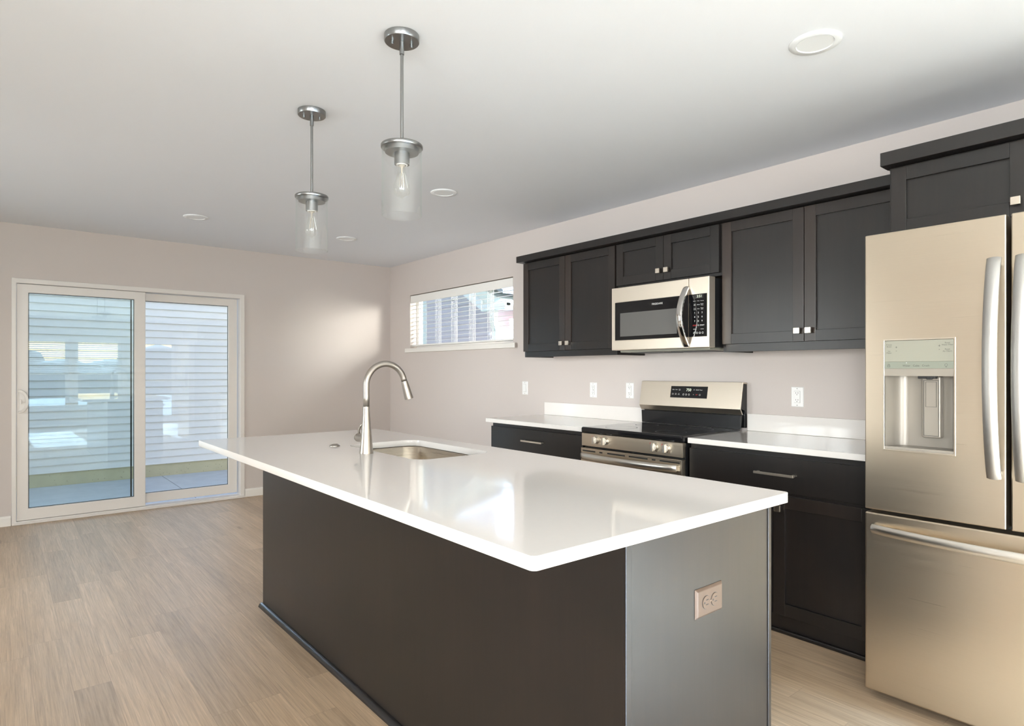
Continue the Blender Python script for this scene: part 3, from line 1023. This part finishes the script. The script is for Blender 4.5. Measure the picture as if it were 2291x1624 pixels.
for y in (2.463, 2.442, 2.420, 2.338):
    for k in range(12):
        a0, a1 = 2 * math.pi * k / 12, 2 * math.pi * (k + 1) / 12
        q = []
        for ang, rr in ((a0, 0.0058), (a1, 0.0058), (a1, 0.0044), (a0, 0.0044)):
            c0 = on_guard(y, 1.126, 0.0024)
            q.append(c0 + dr_ * rr * math.cos(ang) + gu * rr * math.sin(ang))
        dl.face([dl.bm.verts.new(v) for v in q], dl.mi('paleink'))
dl.build('lettering', None, dpo)
dfr = MB()
for (y0, y1, z0, z1) in ((ya - 0.004, ya, a - 0.004, b_ + 0.004), (yb, yb + 0.004, a - 0.004, b_ + 0.004), (ya, yb, a - 0.004, a), (ya, yb, b_, b_ + 0.004)):
    q = [on_guard(y, zc, off) for off in (-0.001, 0.0012) for (y, zc) in ((y0, z0), (y1, z0), (y1, z1), (y0, z1))]
    dfr.hexa(q)
dfr.build('display_frame', 'knob', dpo)

# ------------------------------------------------------------------ over-range microwave
MX, MY0, MY1, MZ0, MZ1 = 3.150, 2.041, 2.781, 1.418, 1.830
mw = thing('microwave', (3.36, 2.41, MZ0), 'stainless over-range microwave with curved handle mounted above the stove', 'microwave')
MB().box(MX + 0.062, W - 0.003, MY0 + 0.018, MY1 - 0.006, MZ0 + 0.004, MZ1 - 0.002).build('body', 'blackplastic', mw, bevel=0.003)
YS = 2.181
md = MB()
md.box(MX, MX + 0.060, YS + 0.0012, MY1, MZ0, MZ1)
mdo = md.build('oven_door', 'steel_light', mw, bevel=0.003)
mc = MB()
mc.box(MX, MX + 0.060, MY0, YS - 0.0012, MZ0, MZ1)
mco = mc.build('control_section', 'steel_light', mw, bevel=0.003)
g1 = MB()
g1.box(MX - 0.0012, MX + 0.001, YS + 0.0014, 2.750, 1.483, 1.732)
g1o = g1.build('door_glass', 'blackgloss', mdo, bevel=0.001)
MB().box(MX - 0.0020, MX - 0.0010, 2.262, 2.706, 1.507, 1.660).build('window_mesh', 'greymesh', g1o)
gfm = MB()
gfm.plate_with_hole('x', MX - 0.0016, MX + 0.001, YS + 0.0013, 2.754, 1.479, 1.736, [(YS + 0.0012, 2.750, 1.483, 1.732)])
gfm.build('window_rim', 'knob', mdo)
lg = MB()
lg.text('FRIGIDAIRE', 0.0115, (MX - 0.0014, 2.407, 1.699), *TOWARD_ROOM, 'paleink', 'CENTER')
lg.build('lettering', None, g1o)
g2 = MB()
g2.box(MX - 0.0012, MX + 0.001, 2.056, YS - 0.0014, 1.482, 1.732)
g2o = g2.build('keypad', 'blackgloss', mco, bevel=0.001)
kp = MB()
def kt(txt, h, y, z, mat='paleink'):
    kp.text(txt, h, (MX - 0.0014, y, z), *TOWARD_ROOM, mat, 'CENTER')
kp.box(MX - 0.0018, MX - 0.0011, 2.080, 2.146, 1.706, 1.728, 'wood_dark')
kp.text('3:51', 0.015, (MX - 0.0020, 2.106, 1.717), *TOWARD_ROOM, 'digits', 'CENTER')
cols = (2.138, 2.113, 2.088)
for y, t3 in zip(cols, ('Popcorn', 'Potato', 'Beverage')):
    kt(t3, 0.0040, y, 1.691)
for y, t3 in zip(cols, ('Soft\nMelt', 'Reheat', 'Sensor\nCook')):
    kt(t3, 0.0048, y, 1.669)
for y, t3 in zip(cols, ('Time\nCook', 'Timer', 'Power\nLevel')):
    kt(t3, 0.0048, y, 1.645)
for ri, row in enumerate(('123', '456', '789')):
    for y, t3 in zip(cols, row):
        kt(t3, 0.0095, y, 1.622 - 0.0245 * ri)
kt('STOP', 0.0075, cols[0], 1.548, 'redink')
kt('0', 0.0095, cols[1], 1.548)
kt('START', 0.0075, cols[2], 1.548)
kt('+30 Sec', 0.005, cols[0], 1.526)
kt('+30 Sec', 0.005, cols[2], 1.526)
for y in (2.141, 2.122, 2.103, 2.084):
    for k in range(12):
        a0, a1 = 2 * math.pi * k / 12, 2 * math.pi * (k + 1) / 12
        q = [(MX - 0.0016, y - rr * math.cos(g), 1.504 + rr * math.sin(g)) for g, rr in ((a0, 0.0060), (a1, 0.0060), (a1, 0.0045), (a0, 0.0045))]
        kp.face([kp.bm.verts.new(v) for v in q], kp.mi('paleink'))
kp.build('lettering', None, g2o)
mh = MB()
path = []
for k in range(25):
    u = k / 24
    path.append((MX - 0.006 - 0.072 * math.sin(math.pi * u) ** 0.9, 2.192, 1.428 + 0.350 * u))
mh.sweep(path, [(-0.019, -0.007), (-0.014, -0.010), (0.014, -0.010), (0.019, -0.007), (0.019, 0.004), (0.012, 0.008), (-0.012, 0.008), (-0.019, 0.004)], up=(-1, 0, 0), smooth=True)
mh.build('curved_handle', 'chrome', mdo, bevel=0.001)
ub = MB()
ub.box(MX + 0.05, W - 0.02, MY0 + 0.03, MY1 - 0.03, MZ0 - 0.014, MZ0 + 0.003)
ubo = ub.build('bottom_pan', 'silverplastic', mw, bevel=0.006)
MB().box(MX + 0.10, W - 0.12, MY0 + 0.08, 2.38, MZ0 - 0.017, MZ0 - 0.0135).build('grease_filter', 'darkgrey', ubo)
MB().box(MX + 0.10, W - 0.12, 2.43, MY1 - 0.08, MZ0 - 0.017, MZ0 - 0.0135).build('grease_filter', 'darkgrey', ubo)

# ------------------------------------------------------------------ refrigerator
FX, FY0, FY1 = 2.629, 0.103, 1.008
fg = thing('refrigerator', (3.05, 0.555, 0), 'stainless french door refrigerator with ice and water dispenser', 'refrigerator')
MB().box(FX + 0.108, 3.46, FY0 + 0.010, FY1 - 0.010, 0.035, 1.795).build('body', 'darkgrey', fg, bevel=0.004)
MB().box(FX + 0.0965, FX + 0.1075, FY0 + 0.020, FY1 - 0.020, 0.055, 1.780).build('gasket', 'gasket', fg)
AY0, AY1, AZ0, AZ1 = 0.712, 0.937, 0.983, 1.396
ld = MB()
ld.plate_with_hole('x', FX, FX + 0.096, 0.562, FY1, 0.742, 1.812, [(AY0, AY1, AZ0, AZ1)])
ldo = ld.build('door', 'steel', fg, bevel=0.004)
rd = MB()
rd.box(FX, FX + 0.096, FY0, 0.549, 0.742, 1.812)
rdo = rd.build('door', 'steel', fg, bevel=0.004)
fzd = MB()
fzd.box(FX, FX + 0.096, FY0, FY1, 0.036, 0.729)
fzo = fzd.build('freezer_drawer', 'steel', fg, bevel=0.006, seg=3)
for y in (0.984 - 0.02, FY0 + 0.05):
    MB().cyl((2.73, y - 0.018, 0.018), (2.73, y + 0.018, 0.018), 0.018, n=16).build('roller_foot', 'rubber', fg)
# dispenser
dz = MB()
rim = 0.006
dz.plate_with_hole('x', FX - 0.002, FX + 0.006, AY0 - rim, AY1 + rim, AZ0 - rim, AZ1 + rim, [(AY0, AY1, AZ0, AZ1)])
dzo = dz.build('dispenser', 'knob', ldo, bevel=0.001)
MB().box(FX - 0.001, FX + 0.050, AY0 + 0.0005, AY1 - 0.0005, 1.316, AZ1 - 0.0005).build('control_panel', 'silverplastic', dzo, bevel=0.001)
MB().box(FX - 0.001, FX + 0.050, AY0 + 0.0005, AY1 - 0.0005, 1.290, 1.3158).build('button_strip', 'silverstrip', dzo, bevel=0.0005)
al = MB()
n_arc = 10
prof = [(FX + 0.002, AY1 - 0.001)]
for k in range(n_arc + 1):
    t = math.pi / 2 * k / n_arc
    prof.append((FX + 0.047 + 0.043 * math.sin(t), AY1 - 0.012 - 0.043 * (1 - math.cos(t))))
for k in range(n_arc + 1):
    t = math.pi / 2 * k / n_arc
    prof.append((FX + 0.090 - 0.043 * (1 - math.cos(t)), AY0 + 0.030 - 0.022 * math.sin(t) + 0.0))
prof.append((FX + 0.002, AY0 + 0.001))
back = [(x + 0.004, y) for x, y in reversed(prof)]
for (xa, ya_), (xb, yb_) in zip(prof, prof[1:]):
    m_ = al.mi('alcove')
    al.face([al.bm.verts.new(v) for v in ((xa, ya_, AZ0), (xb, yb_, AZ0), (xb, yb_, 1.290), (xa, ya_, 1.290))], m_, 0, True)
bmesh.ops.remove_doubles(al.bm, verts=al.bm.verts[:], dist=1e-5)
al.box(FX + 0.001, FX + 0.094, AY0, AY1, AZ0 - 0.004, AZ0 + 0.010, 'alcove')
al.box(FX + 0.001, FX + 0.094, AY0, AY1, 1.278, 1.291, 'alcove')
al.hexa([(FX + 0.002, AY0, 1.262), (FX + 0.006, AY0, 1.262), (FX + 0.006, AY1, 1.262), (FX + 0.002, AY1, 1.262),
         (FX - 0.001, AY0, 1.289), (FX + 0.010, AY0, 1.289), (FX + 0.010, AY1, 1.289), (FX - 0.001, AY1, 1.289)], 'alcove')
al.build('alcove', None, dzo)
pdl = MB()
pdl.box(FX + 0.058, FX + 0.088, 0.768, 0.830, 1.030, 1.262)
po = pdl.build('paddle', 'alcove', dzo, bevel=0.006, seg=3)
pg = MB()
pg.plate_with_hole('x', FX + 0.0565, FX + 0.0578, 0.774, 0.824, 1.038, 1.246, [(0.7755, 0.8225, 1.0395, 1.2445)])
pg.plate_with_hole('x', FX + 0.0565, FX + 0.0578, 0.782, 0.817, 1.146, 1.240, [(0.783, 0.816, 1.147, 1.239)])
pg.build('paddle_groove', 'ink', po)
nz = MB()
nz.lathe([[(0.030, 0), (0.030, 0.014)], [(0.030, 0), (0.0, 0)]], (FX + 0.058, 0.890, 1.264), n=24)
nz.box(FX + 0.030, FX + 0.075, 0.778, 0.835, 1.252, 1.278)
nz.box(FX + 0.026, FX + 0.040, 0.788, 0.806, 1.249, 1.270)
nz.build('nozzle', 'blackplastic', dzo, bevel=0.002)
dt = MB()
def ft(txt, h, y, z, al_='CENTER'):
    dt.text(txt, h, (FX - 0.0012, y, z), *TOWARD_ROOM, 'ink', al_)
ft('Freeze\nBoost', 0.0050, 0.921, 1.377)
ft('Ice\nMaker', 0.0050, 0.921, 1.353)
ft('+', 0.010, 0.896, 1.370)
ft('-', 0.010, 0.896, 1.358)
ft('+', 0.010, 0.756, 1.372)
ft('-', 0.010, 0.756, 1.360)
ft('Reset\nWater Filter', 0.0050, 0.731, 1.379)
ft('Reset\nAir Filters', 0.0050, 0.731, 1.356)
ft('Water', 0.0068, 0.862, 1.3005)
ft('Cube', 0.0068, 0.830, 1.3005)
ft('Crush', 0.0068, 0.799, 1.3005)
for (y, sh) in ((0.922, 'lock'), (0.735, 'bulb')):
    if sh == 'lock':
        dt.plate_with_hole('x', FX - 0.0016, FX - 0.0011, y - 0.004, y + 0.004, 1.296, 1.303, [(y - 0.003, y + 0.003, 1.297, 1.302)], 'ink')
        dt.plate_with_hole('x', FX - 0.0016, FX - 0.0011, y - 0.0028, y + 0.0028, 1.303, 1.3075, [(y - 0.002, y + 0.002, 1.303, 1.3067)], 'ink')
    else:
        for k in range(14):
            a0, a1 = 2 * math.pi * k / 14, 2 * math.pi * (k + 1) / 14
            q = [(FX - 0.0015, y - rr * math.cos(g), 1.3025 + rr * math.sin(g)) for g, rr in ((a0, 0.0050), (a1, 0.0050), (a1, 0.0041), (a0, 0.0041))]
            dt.face([dt.bm.verts.new(v) for v in q], dt.mi('ink'))
        dt.box(FX - 0.0016, FX - 0.0011, y - 0.0015, y + 0.0015, 1.2945, 1.297, 'ink')
dt.box(FX - 0.0016, FX - 0.0011, 0.861, 0.863, 1.3105, 1.3125, 'paleink')
dt.build('lettering', None, dzo)
# bowed handles
def bowed(parent, name, vertical, c, a0, a1, z_or_y, bow=0.060, wide=0.021, mat='handle'):
    m = MB()
    path = []
    for k in range(29):
        u = k / 28
        off = 0.014 + bow * (1 - (2 * u - 1) ** 2) ** 0.85
        t = a0 + (a1 - a0) * u
        path.append((FX - off, c, t) if vertical else (FX - off, t, c))
    sec = [(-wide, -0.004), (-wide * 0.8, -0.008), (wide * 0.8, -0.008), (wide, -0.004), (wide, 0.002), (wide * 0.55, 0.0075), (0, 0.0095), (-wide * 0.55, 0.0075), (-wide, 0.002)]
    m.sweep(path, sec, up=(-1, 0, 0), smooth=True)
    for t in (a0 + 0.012, a1 - 0.012):
        if vertical:
            m.box(FX - 0.018, FX, c - wide * 0.8, c + wide * 0.8, t - 0.012, t + 0.012)
        else:
            m.box(FX - 0.018, FX, t - 0.012, t + 0.012, c - wide * 0.8, c + wide * 0.8)
    return m.build(name, mat, parent, bevel=0.0015)
bowed(ldo, 'door_handle', True, 0.592, 0.914, 1.666, None)
bowed(rdo, 'door_handle', True, 0.514, 0.914, 1.666, None)
bowed(fzo, 'drawer_handle', False, 0.670, 0.135, 0.978, None, bow=0.055, wide=0.018, mat='handle_flat')

# ------------------------------------------------------------------ island
IX0, IX1, IY0, IY1 = 1.104, 1.756, 0.935, 3.474
isl = thing('island_cabinet', (1.43, 2.2, 0), 'long charcoal kitchen island base under the white quartz top', 'island')
MB().box(IX0 + 0.006, IX1, IY0 + 0.006, IY1 - 0.002, 0.0, 0.675).build('carcass', 'wood', isl)
fr_ = MB()
fr_.plate_with_hole('z', 0.675, 0.8825, IX0 + 0.006, IX1, IY0 + 0.006, IY1 - 0.002, [(1.28, 1.745, 2.16, 2.97)])
fr_.build('top_frame', 'wood', isl)
MB().box(IX0, IX0 + 0.006, IY0 + 0.006, IY1, 0.0, 0.8825).build('back_panel', 'wood', isl)
MB().box(IX0 + 0.020, IX1 - 0.016, IY0 - 0.001, IY0 + 0.0055, 0.0, 0.8825).build('end_panel', 'wood', isl)
es = MB()
es.box(IX0 - 0.001, IX0 + 0.0195, IY0 - 0.004, IY0 + 0.0055, 0.0, 0.8825)
es.build('scribe_strip', 'wood', isl, bevel=0.001)
es = MB()
es.box(IX1 - 0.0155, IX1 + 0.001, IY0 - 0.004, IY0 + 0.0055, 0.0, 0.8825)
es.build('scribe_strip', 'wood', isl, bevel=0.001)
qr = MB()
prof = [(IX0 - 0.0005, 0.0)] + [(IX0 - 0.0005 - 0.021 * math.cos(math.pi / 2 * k / 8), 0.021 * math.sin(math.pi / 2 * k / 8)) for k in range(9)]
qr.prism(prof, 'y', IY0, IY1 + 0.01, smooth=False)
qr.build('shoe_moulding', 'wood', isl)
for k, (a, b_) in enumerate(((0.95, 1.57), (1.575, 2.19), (2.195, 2.80), (2.805, 3.465))):
    m = MB()
    xo = IX1 + 0.021
    # doors on the working side face +x
    rail = 0.06
    for (y0, y1, z0, z1) in ((a, a + rail, 0.1, 0.86), (b_ - rail, b_, 0.1, 0.86), (a + rail, b_ - rail, 0.8, 0.86), (a + rail, b_ - rail, 0.1, 0.16)):
        m.box(IX1 + 0.001, xo, y0, y1, z0, z1)
    m.box(IX1 + 0.003, xo - 0.009, a + rail, b_ - rail, 0.16, 0.80)
    dd = m.build('door', 'wood', isl, bevel=0.001)
    kk = MB()
    kk.box(xo + 0.012, xo + 0.026, b_ - 0.045, b_ - 0.015, 0.79, 0.82)
    kk.cyl((xo, b_ - 0.03, 0.805), (xo + 0.013, b_ - 0.03, 0.805), 0.007, n=10)
    kk.build('knob', 'knob', dd)

# island top with sink cut-out
def rrect(x0, x1, y0, y1, r, n=8):
    pts = []
    for (cx, cy, s) in ((x1 - r, y1 - r, 0), (x0 + r, y1 - r, 1), (x0 + r, y0 + r, 2), (x1 - r, y0 + r, 3)):
        for k in range(n + 1):
            a = math.pi / 2 * (s + k / n)
            pts.append((cx + r * math.cos(a), cy + r * math.sin(a)))
    return pts
KX0, KX1, KY0, KY1 = 1.322, 1.716, 2.216, 2.910
def slab_with_hole(mb, outer, inner, z0, z1, mi=0):
    bm = mb.bm
    def ring(pts, z):
        vs = [bm.verts.new((x, y, z)) for x, y in pts]
        es = [bm.edges.new((vs[i], vs[(i + 1) % len(vs)])) for i in range(len(vs))]
        return vs, es
    tops = []
    for z in (z0, z1):
        vo_, eo = ring(outer, z)
        vi, ei = ring(inner, z)
        bmesh.ops.triangle_fill(bm, use_beauty=True, use_dissolve=False, edges=eo + ei)
        tops.append((vo_, vi))
    for k in (0, 1):
        A, B = tops[0][k], tops[1][k]
        for i in range(len(A)):
            j = (i + 1) % len(A)
            f = mb.face([A[i], A[j], B[j], B[i]], mi)
            if f:
                f.smooth = True
it = thing('island_countertop', (1.33, 2.26, 0.884), 'large white quartz slab covering the kitchen island around the sink', 'countertop')
sb = MB()
slab_with_hole(sb, rrect(0.8114, 1.8446, 0.9195, 3.6066, 0.014, 6), rrect(KX0, KX1, KY0, KY1, 0.075, 10), 0.884, 0.914)
so_ = sb.build('slab', 'quartz', it)
mdf = so_.modifiers.new('edge', 'BEVEL')
mdf.width = 0.0025
mdf.segments = 2
mdf.limit_method = 'ANGLE'
mdf.angle_limit = math.radians(50)

sk = thing('sink', (1.52, 2.56, 0.68), 'undermount stainless sink set into the white island top', 'sink')
bm_ = MB()
levels = [(0.014, 0.8805), (0.0, 0.8805), (-0.004, 0.876), (-0.010, 0.720), (-0.030, 0.690), (-0.080, 0.684)]
rings = []
for off, z in levels:
    pts = rrect(KX0 - off, KX1 + off, KY0 - off, KY1 + off, max(0.02, 0.075 + off), 10)
    rings.append([bm_.bm.verts.new((x, y, z)) for x, y in pts])
for a, b_ in zip(rings, rings[1:]):
    n = len(a)
    for i in range(n):
        j = (i + 1) % n
        bm_.face([a[i], a[j], b_[j], b_[i]], 0, 0, True)
bm_.face(rings[-1], 0)
bo = bm_.build('basin', 'sinksteel', sk)
sol = bo.modifiers.new('gauge', 'SOLIDIFY')
sol.thickness = 0.0015
sol.offset = 1
dn = MB()
dn.lathe([[(0.055, 0.002), (0.050, 0.005), (0.035, 0.002), (0.0, 0.001)]], (1.53, 2.56, 0.6835), n=28)
dn.build('drain', 'chrome', sk)

# faucet
FXc, FYc, Z0 = 1.261, 2.554, 0.914
fc = thing('faucet', (FXc, FYc, Z0), 'brushed nickel gooseneck pull-down faucet standing beside the sink', 'faucet')
fb = MB()
fb.lathe([[(0.0, 0.0005), (0.0310, 0.0005)], [(0.0310, 0.0005), (0.0310, 0.004), (0.0295, 0.010), (0.0225, 0.085), (0.0165, 0.170), (0.0148, 0.2085)], [(0.0148, 0.2085), (0.0, 0.2085)]], (FXc, FYc, Z0), n=36)
fb.build('body', 'nickel', fc)
nk = MB()
path = [(FXc, FYc, Z0 + 0.2087 + 0.0), (FXc, FYc, Z0 + 0.25), (FXc, FYc, Z0 + 0.29)]
cz, R = 1.2176, 0.096
for k in range(33):
    a = math.pi - (math.pi - math.radians(17)) * k / 32
    path.append((FXc + 0.096 + R * math.cos(a), FYc, cz + R * math.sin(a)))
tdir = Vector((math.sin(math.radians(17)), 0, -math.cos(math.radians(17))))
e0 = Vector(path[-1])
path.append(tuple(e0 + tdir * 0.010))
nk.tube(path, 0.0142, 20)
nk.build('gooseneck', 'nickel', fc)
hp = e0 + tdir * 0.0115
sp = MB()
sp.lathe([[(0.0, 0), (0.0145, 0)], [(0.0145, 0), (0.0150, 0.004), (0.0205, 0.082), (0.0205, 0.086)], [(0.0205, 0.086), (0.016, 0.088), (0.0, 0.086)]], hp, tdir, 28)
sp.build('spray_head', 'nickel', fc)
lv = MB()
lv.cyl((FXc - 0.004, FYc + 0.015, 0.980), (FXc - 0.006, FYc + 0.066, 0.980), 0.0185, n=24)
lv.cyl((FXc - 0.006, FYc + 0.067, 0.980), (FXc - 0.0065, FYc + 0.078, 0.980), 0.0195, 0.017, n=24)
lv.tube([(FXc - 0.006, FYc + 0.060, 0.996), (FXc - 0.006, FYc + 0.064, 1.016), (FXc - 0.004, FYc + 0.050, 1.032), (FXc, FYc + 0.020, 1.050)], 0.005, 10, up=(1, 0, 0))
lv.build('lever', 'nickel', fc)

cpn = MB()
cpn.lathe([[(0.0, 0.0005), (0.025, 0.0005)], [(0.025, 0.0005), (0.025, 0.003), (0.020, 0.007), (0.015, 0.008)], [(0.015, 0.008), (0.013, 0.011), (0.0, 0.012)]], (1.262, 2.896, 0.914), n=32)
tag(cpn.build('disposal_button', 'nickel', None, loc=(1.262, 2.896, 0.914)), 'small round metal button on the island top left of the faucet', 'button')

# bronze outlet on the island end
ot = thing('island_outlet', (1.436, IY0 - 0.004, 0.680), 'bronze outlet mounted sideways on the near end of the island', 'outlet')
pl = MB()
e_ = 0.007
a0, a1, c0, c1 = 1.374, 1.498, 0.641, 0.719
yb_ = IY0 - 0.0015
pl.hexa([(a0, yb_, c0), (a1, yb_, c0), (a1, yb_, c1), (a0, yb_, c1),
         (a0 + e_, yb_ - 0.006, c0 + e_), (a1 - e_, yb_ - 0.006, c0 + e_), (a1 - e_, yb_ - 0.006, c1 - e_), (a0 + e_, yb_ - 0.006, c1 - e_)])
pl.build('cover_plate', 'bronze', ot, bevel=0.0012)
for cx in (1.4165, 1.4555):
    rc = MB()
    rc.lathe([[(0.0168, 0), (0.0165, 0.002)], [(0.0165, 0.002), (0.0, 0.002)]], (cx, yb_ - 0.006, 0.680), (0, -1, 0), 28)
    ro = rc.build('receptacle', 'bronze', ot)
    MB().lathe([[(0.0180, 0.0), (0.0168, 0.0)]], (cx, yb_ - 0.0062, 0.680), (0, -1, 0), 28).build('receptacle_rim', 'slot', ro)
    for dz_ in (-0.006, 0.006):
        MB().box(cx - 0.001, cx + 0.008, yb_ - 0.0086, yb_ - 0.0079, 0.680 + dz_ - 0.001, 0.680 + dz_ + 0.001).build('slot', 'slot', ro)
    MB().cyl((cx - 0.009, yb_ - 0.0079, 0.680), (cx - 0.009, yb_ - 0.0086, 0.680), 0.0025, n=10).build('ground_hole', 'slot', ro)
sc = MB()
sc.cyl((1.436, yb_ - 0.006, 0.680), (1.436, yb_ - 0.0078, 0.680), 0.003, n=12)
sc.build('screw', 'bronze_dark', ot)

# ------------------------------------------------------------------ outlets and switch on the kitchen wall
def wall_plate(name, y, z, label, kind, category, group=None, w=0.074, h=0.118):
    t = thing(name, (W, y, z), label, category, group)
    p_ = MB()
    e = 0.004
    p_.hexa([(W - 0.0005, y - w / 2, z - h / 2), (W - 0.0005, y + w / 2, z - h / 2), (W - 0.0005, y + w / 2, z + h / 2), (W - 0.0005, y - w / 2, z + h / 2),
             (W - 0.006, y - w / 2 + e, z - h / 2 + e), (W - 0.006, y + w / 2 - e, z - h / 2 + e), (W - 0.006, y + w / 2 - e, z + h / 2 - e), (W - 0.006, y - w / 2 + e, z + h / 2 - e)])
    p_.build('cover_plate', 'whiteplastic', t, bevel=0.001)
    for dz_ in (-0.048, 0.048):
        MB().cyl((W - 0.006, y, z + dz_), (W - 0.0068, y, z + dz_), 0.0028, n=10).build('screw', 'silverplastic', t)
    g = MB()
    g.plate_with_hole('x', W - 0.0064, W - 0.0058, y - 0.0178, y + 0.0178, z - 0.0345, z + 0.0345, [(y - 0.0168, y + 0.0168, z - 0.0335, z + 0.0335)])
    g.build('seam', 'silverplastic', t)
    i_ = MB()
    if kind == 'rocker':
        i_.prism([(W - 0.006, z - 0.033), (W - 0.006, z + 0.033), (W - 0.008, z + 0.033), (W - 0.0105, z - 0.033)], 'y', y - 0.0165, y + 0.0165)
        i_.build('rocker', 'whiteplastic', t)
    else:
        i_.box(W - 0.0085, W - 0.006, y - 0.0165, y + 0.0165, z - 0.033, z + 0.033)
        io = i_.build('receptacle', 'whiteplastic', t)
        for dz_ in (-0.020, 0.020):
            for dy in (-0.006, 0.006):
                MB().box(W - 0.0090, W - 0.0084, y + dy - 0.0011, y + dy + 0.0011, z + dz_ - 0.001, z + dz_ + 0.007).build('slot', 'slot', io)
            MB().cyl((W - 0.0084, y, z + dz_ - 0.007), (W - 0.0090, y, z + dz_ - 0.007), 0.0024, n=10).build('ground_hole', 'slot', io)
        if kind == 'gfci':
            MB().box(W - 0.0090, W - 0.0084, y - 0.007, y - 0.004, z - 0.005, z + 0.006).build('test_button', 'slot', io)
            MB().box(W - 0.0090, W - 0.0084, y + 0.003, y + 0.007, z - 0.0015, z + 0.0015).build('reset_button', 'slot', io)
    return t
wall_plate('light_switch', 4.157, 1.132, 'white rocker switch on the wall left of the low backsplash', 'rocker', 'switch')
wall_plate('wall_outlet', 3.340, 1.134, 'white outlet with test buttons, the left one above the left counter', 'gfci', 'outlet', 'white outlets above the counters')
wall_plate('wall_outlet', 2.977, 1.138, 'white duplex outlet beside the left edge of the stove backguard', 'duplex', 'outlet', 'white outlets above the counters')
wall_plate('wall_outlet', 1.733, 1.131, 'white duplex outlet between the stove backguard and the refrigerator', 'duplex', 'outlet', 'white outlets above the counters')

# ------------------------------------------------------------------ pendants
pn = thing('pendant_light', (1.136, 2.015, H), 'brushed nickel pendant with clear glass cylinder, nearer and higher in view', 'pendant light', 'glass pendants over the island')
PX, PY = 1.136, 2.015
c_ = MB()
c_.lathe([[(0.0635, 0), (0.0635, -0.021), (0.0615, -0.0235)], [(0.0615, -0.0235), (0.0, -0.0235)]], (PX, PY, H - 0.0005), n=40)
cano = c_.build('canopy', 'pendantmetal', pn)
for sgn in (-1, 1):
    s_ = MB()
    s_.cyl((PX + sgn * 0.034, PY - sgn * 0.010, H - 0.0235), (PX + sgn * 0.034, PY - sgn * 0.010, H - 0.038), 0.0055, n=14)
    s_.build('screw_cap', 'pendantmetal', cano)
st_ = MB()
st_.lathe([[(0.0085, 0), (0.0085, -0.046)], [(0.0075, -0.046), (0.0, -0.046)]], (PX, PY, H - 0.0235), n=18)
st_.cyl((PX, PY, H - 0.070), (PX, PY, 2.118), 0.0060, n=16)
st_.build('stem', 'pendantmetal', pn)
hd_ = MB()
hd_.lathe([[(0.0, 2.122), (0.013, 2.122)], [(0.013, 2.122), (0.013, 2.111)], [(0.013, 2.1105), (0.074, 2.1075)], [(0.074, 2.1075), (0.076, 2.105), (0.076, 2.096), (0.074, 2.094)], [(0.074, 2.094), (0.061, 2.094)], [(0.061, 2.094), (0.061, 2.079)], [(0.061, 2.079), (0.0, 2.079)]], (PX, PY, 0), n=44)
hol = hd_.build('shade_holder', 'pendantmetal', pn)
sk_ = MB()
sk_.lathe([[(0.0275, 2.079), (0.0275, 2.036)], [(0.0275, 2.036), (0.021, 2.036)], [(0.021, 2.036), (0.021, 2.050)]], (PX, PY, 0), n=28)
so2 = sk_.build('socket', 'pendantmetal', pn)
MB().lathe([[(0.0205, 2.050), (0.0205, 2.033)], [(0.0205, 2.033), (0.015, 2.033)], [(0.015, 2.033), (0.015, 2.05)]], (PX, PY, 0), n=24).build('socket_ring', 'whiteplastic', so2)
sh = MB()
sh.lathe([[(0.0728, 2.0935), (0.0728, 1.8485)], [(0.0728, 1.8485), (0.0712, 1.8475), (0.0698, 1.8485)], [(0.0698, 1.8485), (0.0698, 2.0935)]], (PX, PY, 0), n=56)
sh.build('glass_shade', 'shadeglass', pn)
bb = MB()
bb.lathe([[(0.0125, 2.034), (0.0130, 2.020), (0.0150, 2.008), (0.0210, 1.985), (0.0270, 1.965), (0.0300, 1.950), (0.0300, 1.942), (0.0265, 1.930), (0.0180, 1.921), (0.0080, 1.917), (0.0030, 1.912), (0.0, 1.909)]], (PX, PY, 0), n=32)
bo_ = bb.build('bulb', 'bulbglass', pn)
MB().lathe([[(0.0115, 2.050), (0.0115, 2.031)], [(0.0115, 2.031), (0.004, 2.026), (0.0025, 2.005), (0.0, 2.003)]], (PX, PY, 0), n=16).build('bulb_stem', 'filament', bo_)
fl = MB()
for k in range(4):
    a = math.pi / 4 + math.pi / 2 * k
    fl.cyl((PX + 0.006 * math.cos(a), PY + 0.006 * math.sin(a), 2.004), (PX + 0.010 * math.cos(a), PY + 0.010 * math.sin(a), 1.955), 0.0012, n=6)
fl.build('filament', 'filament', bo_)
dup(pn, (1.136, 2.868, H), 'brushed nickel pendant with clear glass cylinder, farther and lower in view')

# ------------------------------------------------------------------ recessed lights
def can_light(x, y, label):
    t = thing('recessed_light', (x, y, H), label, 'ceiling light', 'round recessed ceiling lights')
    m = MB()
    m.lathe([[(0.0905, 0), (0.0905, -0.003), (0.089, -0.0050), (0.066, -0.0055)], [(0.066, -0.0065), (0.064, -0.003)]], (x, y, H - 0.0005), n=48)
    m.build('trim_ring', 'lens', t)
    MB().lathe([[(0.064, -0.0035), (0.0, -0.0035)]], (x, y, H - 0.0005), n=48).build('diffuser', 'lens', t)
can_light(2.350, 1.074, 'large looking round recessed ceiling light in front of the wall cabinets near the refrigerator')
can_light(2.355, 3.600, 'round recessed ceiling light just right of the nearer pendant glass')
can_light(1.203, 5.424, 'round recessed ceiling light left of the farther pendant, toward the patio door')
can_light(2.476, 5.420, 'small round recessed ceiling light just right of the farther pendant glass')
